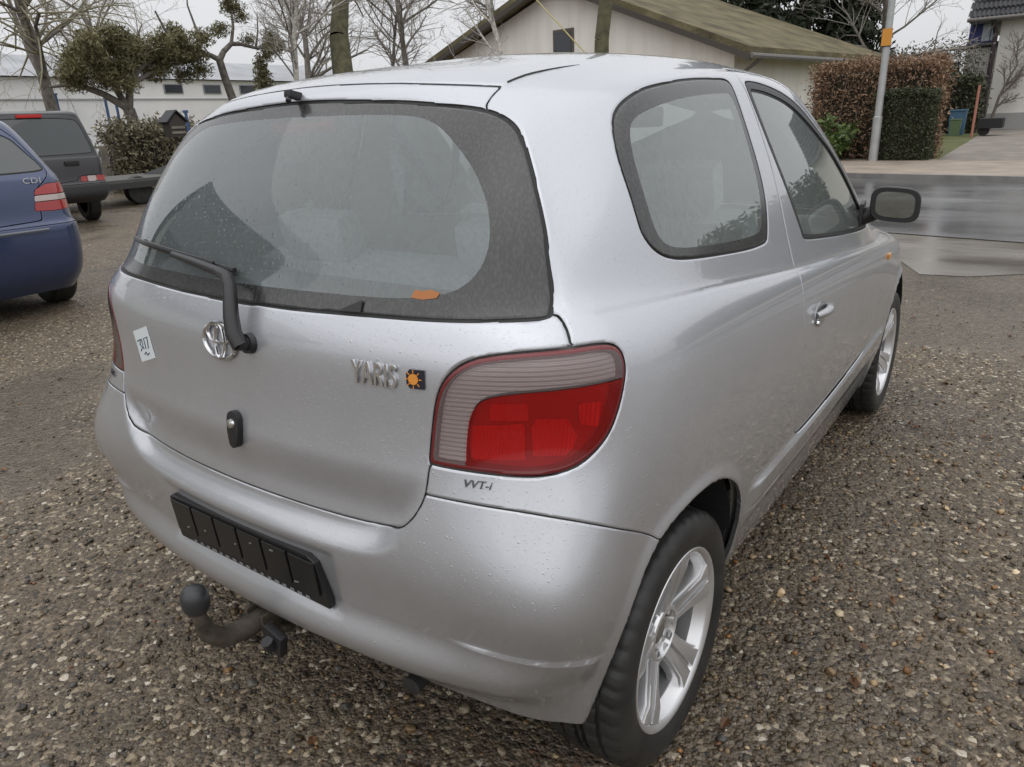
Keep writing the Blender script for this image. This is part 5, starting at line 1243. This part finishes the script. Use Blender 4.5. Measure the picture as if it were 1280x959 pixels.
# trunks in front of the gable, guy wire
bare_tree('birch_tree', 'white birch trunk in front of the beige gable', (18.1, 11.95, .1), 10, .10, 71, BIRCH, TWIGP, 4, .7, 0, (0, 0), .12, (1, 2), .5)
t = empty('broken_trunk', (17.6, 9.15, .1)); tag(t, 'dark leaning tree trunk in front of the beige gable wall', 'tree trunk'); TR = []; chain([(-.1, 0, 0), (.05, .02, 1.6), (.0, -.02, 3.2), (.08, -.25, 5.2), (.1, -.4, 8)], .24, .14, 10); seg_mesh('trunk', TR, BARKG, t)
o = MB().tube([(17.4, 9.0, 2.5), (17.8, 11.4, 4.6), (18.2, 13.5, 6.4)], .018, 5).build('guy_wire', mat('yellow_wire', (.45, .38, .16), .6)); tag(o, 'thin yellowish guy wire slanting across the beige gable', 'wire')
for i, (x, y, h, rr, s) in enumerate(((33, 10.5, 13, 2.6, 81), (35, 8.6, 12, 2.4, 82), (36, 6.9, 11, 2.2, 83), (40, 12.5, 13, 2.4, 84))):
    conifer('spruce_tree', ['dark spruce behind the house, leftmost of the group', 'dark spruce behind the house, second from the right', 'dark spruce behind the house, nearest the lamp post', 'dark spruce behind the house, farthest back'][i], (x, y, 0), h, rr, s, FIR, 9000, .10, group='spruces behind the house')
bare_tree('bare_tree', 'bare tree behind the gable ridge of the beige house', (36, 17, 0), 12, .22, 91, BARK, TWIGP, 5, .85, 0, (0, 0), .2, (2, 4), .66)
bare_tree('bare_tree', 'bare tree behind the lamp post with fine grey twigs', (34, 4.9, 0), 9.5, .16, 92, BARK, TWIGP, 5, .8, 0, (0, 0), .2, (2, 4), .66)

# ------------------------------------------------------------------ hedges, lamp post, garden on the right
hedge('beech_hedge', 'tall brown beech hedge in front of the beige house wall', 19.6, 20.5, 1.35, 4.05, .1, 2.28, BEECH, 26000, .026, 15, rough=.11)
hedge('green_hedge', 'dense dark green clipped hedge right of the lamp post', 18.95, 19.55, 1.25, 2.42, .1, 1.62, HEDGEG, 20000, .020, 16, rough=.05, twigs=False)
t = empty('laurel_bush', (19.2, 3.45, .1)); tag(t, 'bright green laurel bush at the foot of the brown hedge', 'bush'); cs = [(.2*rng.normal(), .28*rng.normal(), .45+.25*rng.normal()) for _ in range(16)]
leaf_mesh('foliage', clumps(rng, cs, [(.25, .28, .22)]*16, 60, .3), .055, LAUREL, t, 17, 1.7); seg_mesh('stems', [(Vector((0, 0, 0)), Vector((.2*rng.normal(), .25*rng.normal(), .6)), .012, .005, 4) for _ in range(8)], TWIG, t)
t = empty('lamp_post', (18.85, 2.36, .1)); tag(t, 'tall grey lamp post with a small orange sign', 'lamp post'); GALV = mat('galvanised_steel', (.42, .43, .43), .45, .5, var=(3, .12))
mb = MB(); mb.tube([(0, 0, 0), (0, 0, 1.0), (0, 0, 1.02), (0, 0, 7.5)], [.105, .105, .085, .06], 16); mb.build('post', GALV, t, smooth=40)
mb = MB(); mb.box((-.10, 0, 2.72), (.012, .21, .36)); s_ = mb.build('orange_sign', mat('orange_sign_paint', (.62, .27, .035), .45), t)
mb = MB(); mb.lathe([(.092, 2.52), (.098, 2.52), (.098, 2.56), (.092, 2.56)], 16, 'Z'); mb.lathe([(.09, 2.86), (.096, 2.86), (.096, 2.90), (.09, 2.90)], 16, 'Z'); mb.build('clamp', DARKMETAL, t)
mb = MB(); mb.tube([(0, 0, 7.5), (-.6, 0, 7.9), (-1.6, 0, 8.0)], .04, 8); mb.box((-1.9, 0, 8.0), (.7, .22, .12), bevel=.03); mb.build('lantern', GALV, t)
# white house far right
t = empty('white_house', (40, -1.0, .1)); tag(t, 'white house with a dark tiled roof at the far right', 'house'); DT_ = mat('dark_roof_tile', (.055, .056, .062), .5, var=(2, .25))
WH0 = (40, -1.0, .1)
CREAM = mat('cream_render', (.72, .70, .65), .8, var=(.5, .06))
mb = MB(); mb.box((4, -2.55, 2.3), (8, 10.5, 4.6)); mb.build('wall', CREAM, t)
mb = MB(); mb.box((-.02, -2.55, .35), (.06, 10.52, .7)); mb.build('plinth', mat('grey_plinth', (.34, .34, .33), .8), t)
nT = 70; Vv, Ff = [], []
for j in range(12):
    for i in range(nT*4+1):
        u = i/(nT*4); ph = math.sin(i*math.pi/2)
        for e in (0, 1):
            v = (j+e)/12; Vv.append((-.75+4.9*v, 3.95-12.0*u, 4.62+4.2*v+.05*ph+(.07 if e == 0 else 0)))
    k0 = j*(nT*4+1)*2
    for i in range(nT*4): a_ = k0+2*i; Ff.append((a_, a_+2, a_+3, a_+1))
tl = raw('roof_tiles', Vv, Ff, DT_, t); tl['kind'] = 'stuff'
mb = MB(); mb.prism([(-.7, 4.50), (4.15, 8.65), (9.0, 4.50)], -8.0, 3.9, lambda u, v, d: (u, d, v)); mb.build('roof_body', mat('roof_board', (.30, .30, .31), .7), t)
mb = MB(); mb.tube([(-.78, 3.95, 4.58), (-.78, -8.1, 4.58)], .08, 8); mb.build('gutter', MATS['grey_gutter'], t)
mb = MB(); mb.tube([(-.7, 2.95, 4.5), (-.12, 2.85, 4.0), (-.12, 2.85, 0)], .10, 8); mb.build('downpipe', mat('dark_brown_timber', (.05, .035, .04), .7), t)
mb = MB(); mb.box((1.6, 3.35, 1.75), (2.0, 1.2, 3.5)); mb.build('side_porch', CREAM, t)
mb = MB(); mb.box((1.5, 3.45, 3.62), (2.4, 1.6, .12), rx=-.06); mb.build('porch_roof', DT_, t)
mb = MB(); mb.box((.75, 3.42, 4.12), (.1, 1.05, .90)); w_ = mb.build('window', mat('blue_window_frame', (.03, .04, .22), .4), t); mb = MB(); mb.box((.68, 3.28, 4.14), (.03, .30, .70)); mb.build('pane', mat('bright_pane', (.55, .62, .68), .1), w_); mb = MB(); mb.box((.68, 2.96, 4.14), (.03, .26, .70)); mb.build('pane', MATS['bright_pane'], w_)
mb = MB(); mb.box((-.04, .35, 1.9), (.1, .8, 1.0)); w_ = mb.build('window', mat('white_frame', (.7, .7, .7), .4), t); mb = MB(); mb.box((-.1, .35, 1.9), (.03, .66, .86)); mb.build('pane', DKGL, w_)
bare_tree('climbing_shrub', 'bare brown climber growing up the white house corner', (39.5, 1.45, .1), 4.5, .07, 101, TWIG, TWIG, 4, .6, 0, (0, 0), .1, (2, 3), .5, cat='shrub')
hedge('garden_hedge', 'dark green hedge behind the garden bins', 36, 37, 1.9, 4.8, .1, 2.2, HEDGEG, 9000, .05, 18, rough=.14)
hedge('pale_shrubs', 'greyish bare shrubs above the garden hedge', 38.5, 40, 2.6, 6.0, .1, 3.3, fol_mat('grey_shrub', [(.10, .095, .075), (.16, .15, .12), (.2, .2, .16)]), 8000, .05, 19, 'shrub', .35)
def bin_(name, label, loc, s, col):
    t = empty(name, loc); tag(t, label, 'bin'); m = mat(name+'_plastic', col, .45)
    mb = MB(); mb.prism([(-.26*s, 0), (.26*s, 0), (.30*s, .95*s), (-.30*s, .95*s)], -.28*s, .28*s, lambda u, v, d: (d, u, v)); mb.build('tub', m, t); mb = MB(); mb.box((0, 0, .985*s), (.64*s, .66*s, .07*s), bevel=.02); mb.build('lid', m, t)
    mb = MB(); mb.tube([(.3*s, -.25*s, .08*s), (.3*s, .25*s, .08*s)], .08*s, 10); mb.build('wheel', RUBBER, t)
bin_('blue_bin', 'blue plastic bin in the garden of the white house', (34.5, 2.25, .1), .95, (.05, .12, .20)); bin_('green_bin', 'low green bin beside the blue bin', (33.5, 2.2, .1), .62, (.10, .15, .07))
mb = MB()
for k in range(6): mb.tube([(0, 0, .3*k), (0, 0, .3*k+.3)], .045, 10)
o = mb.build('marker_post', mat('faded_red_paint', (.42, .17, .13), .5)); o.location = (32, 1.48, .1); tag(o, 'thin faded red post at the edge of the driveway', 'post')
t = empty('garden_trailer', (33.2, 1.0, .1)); tag(t, 'small dark garden trailer by the red post', 'trailer'); mb = MB(); mb.box((0, 0, .45), (1.1, .8, .35), bevel=.02); mb.build('box', LINER, t); mb = MB(); mb.lathe([(0, -.06), (.2, -.06), (.2, .06), (0, .06)], 16, 'X', (-.2, .2, .2)); mb.build('wheel', TYRE, t)

# ------------------------------------------------------------------ what the car's glass and paint mirror: beyond the left and right edges of the view
t = empty('roadside_house', (-8.25, 15.3, 0)); tag(t, 'tall pale house with a steep dark roof, mirrored in the rear window', 'house')
mb = MB(); mb.prism([(-3.8, 0), (3.8, 0), (3.8, 4.2), (0, 8.1), (-3.8, 4.2)], -4.75, 4.75, lambda u, v, d: (d, u, v)); mb.build('wall', mat('pale_green_render', (.55, .58, .53), .8), t)
for sg_ in (1, -1):
    mb = MB(); mb.prism([(sg_*4.5, 3.5), (0, 8.15), (0, 8.7), (sg_*4.5, 4.1)], -5.1, 5.4, lambda u, v, d: (d, u, v)); mb.build('roof', DT_, t)
for y in (-1.7, 1.7): mb = MB(); mb.box((4.78, y, 2.0), (.08, 1.1, 1.2)); mb.build('window', DKGL, t)
hedge('far_hedge', 'long dark hedge along the road, mirrored in the side windows', 22, 23.4, -16, -5.5, .1, 2.6, HEDGEG, 5000, .10, 112, rough=.2)
# ------------------------------------------------------------------ the two other parked cars
def shell_rows(rows_, spine):
    T_ = []
    for z, xr, w, c, cr, xf in rows_:
        e = w-c; r_ = [(xr+cr*(y/w)**2, y, z) for y in (0, .36*e, .70*e, e)]
        x0 = xr+cr*(e/w)**2
        r_ += [(x0+c*(1-math.cos(a_)), e+c*math.sin(a_), z) for a_ in (.52, 1.05, 1.5)]
        xs = x0+c+.15; xe = xf-c-.25
        r_ += [(xs+(xe-xs)*k/6, w, z) for k in range(7)]
        r_ += [(xf-c*.6, w-c*.4, z), (xf-c*.15, w*.62, z), (xf, w*.3, z), (xf, 0, z)]
        T_.append(r_)
    x0, x1, z = spine; n = len(T_[0])
    T_.append([(x0+(x1-x0)*k/(n-1), 0, z) for k in range(n)])
    return np.array(T_, float)
def shell(T_, kv=6, ku=6, it=3):
    P = control(T_, it); E = ext(P); n, m = T_.shape[:2]
    S = np.einsum('ai,ijc,bj->abc', basis(n-1, [kv]*(n-1)), E, basis(m-1, [ku]*(m-1)))
    V_, T2 = soup_from_grid(S); T2 = clean(V_, T2); N_ = vnormals(V_, T2)
    if (N_[:, 1] > 0).mean() < .5: T2 = T2[:, ::-1]; N_ = -N_
    sp_ = np.abs(V_[:, 1]) < 1e-6; N_[sp_, 1] = 0; N_ /= np.linalg.norm(N_, axis=1, keepdims=True)+1e-12
    return V_, N_, T2
def other_car(name, label, loc, rz, rows_, spine, paint, glass, lamps, bumper_z, gate_poly, side_poly, axles, wr, wy, extra):
    t = empty(name, loc, rz); tag(t, label, 'car')
    Mx = shell(shell_rows(rows_, spine))
    ax = [(a_, wr*1.18) for a_ in axles]
    def fa(P): return np.where(P[:, 1] > .4, np.min([np.hypot(P[:, 0]-a_, P[:, 2]-wr)-r_ for a_, r_ in ax], 0), 1.)
    _, _, Mx = take(Mx, fa, 0., .006, .002, .6)
    xs = rows_[5][1]+1.2
    sg = poly_sd(chaikin(glass, 2)); gl, gs, Mx = take(Mx, lambda P: np.maximum(sg(P[:, 1], P[:, 2]), P[:, 0]-xs), .006, .004)
    ss = poly_sd(chaikin(side_poly, 2)); sl, ssl, Mx = take(Mx, lambda P: np.maximum(ss(P[:, 0], P[:, 2]), .35-P[:, 1]), .006, .004)
    ls = []
    for poly, m in lamps:
        sf = poly_sd(poly); a_, _, Mx = take(Mx, lambda P, sf=sf: np.maximum(sf(P[:, 1], P[:, 2]), P[:, 0]-.9), .0015, .003); ls.append((a_, m))
    sgp = poly_sd(chaikin(gate_poly, 1)); ga, _, Mx = take(Mx, lambda P: np.maximum(sgp(P[:, 1], P[:, 2]), P[:, 0]-xs), .003, .004)
    bu, _, Mx = take(Mx, lambda P: np.maximum(P[:, 2]-bumper_z, P[:, 0]-.6), .003, .004)
    mesh_obj('body_shell', both(Mx), paint, t, .02); g_ = mesh_obj('tailgate', both(ga), paint, t, .02); mesh_obj('rear_bumper', both(bu), extra.get('bumper', paint), t, .02)
    mesh_obj('rear_window', both(gl), DARKGLASS, g_); mesh_obj('window_seal', both(shift(gs, .004)), RUBBER, g_)
    for X in ((lambda m_: m_), mirror):
        mesh_obj('side_window', X(sl), DARKGLASS, t)
        lo = None
        for a_, m in ls:
            o_ = mesh_obj('tail_lamp' if lo is None else 'lens', X(a_), m, lo or t); lo = lo or o_
    mb = MB(); L0, L1 = rows_[0][1]+.15, rows_[0][5]-.2; mb.box(((L0+L1)/2, 0, rows_[0][0]+.06), (L1-L0, rows_[0][2]*1.7, .08)); mb.build('underbody', LINER, t)
    for a_ in axles:
        for s_ in (1, -1):
            w_ = empty('wheel', (a_, s_*wy, wr), 0, t)
            mb = MB(); mb.lathe([(.62*wr, -.09), (.8*wr, -.105), (.93*wr, -.10), (wr, -.075), (wr, .075), (.93*wr, .10), (.8*wr, .105), (.62*wr, .09)], 40); mb.build('tyre', TYRE, w_, smooth=40)
            mb = MB(); mb.lathe([(0, s_*.05), (.2*wr, s_*.05), (.5*wr, s_*.03), (.62*wr, s_*.09)], 30); mb.build('rim', ALLOY, w_, smooth=40)
    return t, g_
DARKGLASS = mat('dark_car_glass', (.035, .042, .045), .06, 0, spec=.8, coat=.5)
BLUE = mat('dark_blue_paint', (.030, .048, .12), .30, .4, 1.0, .04); CHAR = mat('charcoal_paint', (.032, .032, .036), .38, .35, .8, .08); CHARP = mat('charcoal_plastic', (.04, .04, .043), .6)
REDL = mat('red_car_lens', (.36, .018, .018), .18, coat=.8); WHL = mat('pale_car_lens', (.50, .42, .40), .2, coat=.8)
rows_b = [(.20, .12, .80, .20, .10, 3.95), (.34, .03, .86, .20, .09, 4.05), (.52, 0, .885, .20, .09, 4.08), (.68, 0, .89, .20, .09, 4.05), (.735, .012, .887, .2, .09, 4.0), (.78, .055, .88, .2, .09, 3.95), (.96, .07, .875, .2, .10, 3.85), (1.08, .10, .86, .19, .11, 3.6), (1.13, .13, .84, .17, .12, 3.2), (1.34, .29, .755, .14, .10, 2.75), (1.50, .42, .68, .13, .09, 2.3), (1.56, .52, .60, .14, .08, 2.1), (1.59, .75, .40, .14, .05, 1.9)]
t, g_ = other_car('blue_car', 'dark blue family car at the left edge, rear corner with red lamp', (.775, 5.16, 0), R(87), rows_b, (1.1, 1.7, 1.605), BLUE,
    [(-.6, 1.47), (0, 1.47), (.45, 1.455), (.60, 1.41), (.66, 1.30), (.745, 1.165), (.72, 1.14), (.4, 1.135), (-.6, 1.13)],
    [([(.56, .845), (.575, .912), (.575, .912), (.93, .912), (.93, .84), (.70, .835)], REDL), ([(.575, .914), (.585, .962), (.585, .962), (.93, .962), (.93, .914), (.575, .914)], WHL), ([(.587, .964), (.60, 1.005), (.70, 1.045), (.90, 1.05), (.93, .964), (.587, .964)], REDL)], .735,
    [(-.6, 1.55), (0, 1.55), (.50, 1.53), (.62, 1.44), (.69, 1.30), (.77, 1.15), (.72, 1.08), (.60, 1.0), (.60, .80), (.58, .76), (-.6, .76)], [(.75, 1.14), (.9, 1.4), (1.3, 1.47), (2.2, 1.47), (2.9, 1.14)], (.74, 3.5), .315, .775, {})
me = text_mesh('CDI', .062, .003, 0, 1.1, 0, 1.2); o = link('lettering', me, g_, CHROME); o.matrix_local = Matrix(((0, 0, -1, .135), (-1, 0, 0, -.60), (0, 1, 0, 1.075), (0, 0, 0, 1)))
mb = MB(); mb.tube([(.05, -.3, .96), (.03, -.15, .965), (.03, .15, .965), (.05, .3, .96)], .018, 8); mb.build('chrome_handle', CHROME, g_, smooth=True)
mb = MB(); mb.tube([(-.012+.09*(y/.885)**2, y, .705) for y in np.linspace(-.6, .6, 13)], .012, 6); mb.build('bumper_trim', mat('dull_grey_trim', (.16, .17, .20), .35), t, smooth=True)
rows_s = [(.36, .08, .86, .12, .05, 4.4), (.46, -.06, .90, .12, .06, 4.5), (.56, -.09, .915, .12, .06, 4.5), (.64, -.09, .915, .12, .06, 4.5), (.665, -.06, .915, .11, .05, 4.48), (.69, -.01, .915, .10, .05, 4.45), (.92, .0, .915, .10, .05, 4.35), (1.08, .02, .91, .10, .05, 4.2), (1.12, .04, .895, .10, .05, 3.4), (1.42, .09, .83, .10, .05, 2.9), (1.70, .15, .765, .10, .05, 2.6), (1.79, .20, .72, .10, .05, 2.5), (1.83, .40, .55, .10, .04, 2.3)]
t, g_ = other_car('dark_suv', 'boxy charcoal off-road car behind the blue one, seen from the rear', (4.30, 11.95, 0), R(82), rows_s, (.8, 2.0, 1.845), CHAR,
    [(-.6, 1.71), (0, 1.71), (.60, 1.69), (.70, 1.64), (.79, 1.25), (.80, 1.17), (.76, 1.14), (-.6, 1.13)],
    [([(.50, .70), (.50, .79), (.61, .79), (.61, .70)], REDL), ([(.612, .70), (.612, .79), (.75, .79), (.75, .70)], WHL), ([(.752, .70), (.752, .79), (.93, .79), (.93, .70)], REDL)], .665,
    [(-.6, 1.78), (0, 1.78), (.66, 1.76), (.74, 1.66), (.84, 1.20), (.84, .83), (.80, .80), (.48, .80), (.46, .70), (-.6, .70)], [(.3, 1.2), (.35, 1.62), (2.3, 1.62), (2.8, 1.2)], (.78, 3.5), .375, .77, {'bumper': CHARP})
mb = MB(); mb.box((.145, 0, 1.745), (.04, .36, .05), bevel=.006); mb.build('high_brake_lamp', mat('lit_brake_red', (.55, .02, .02), .25), t)
mb = MB(); mb.box((-.005, -.42, 1.0), (.04, .22, .08), bevel=.02); mb.build('gate_handle', RUBBER, g_)
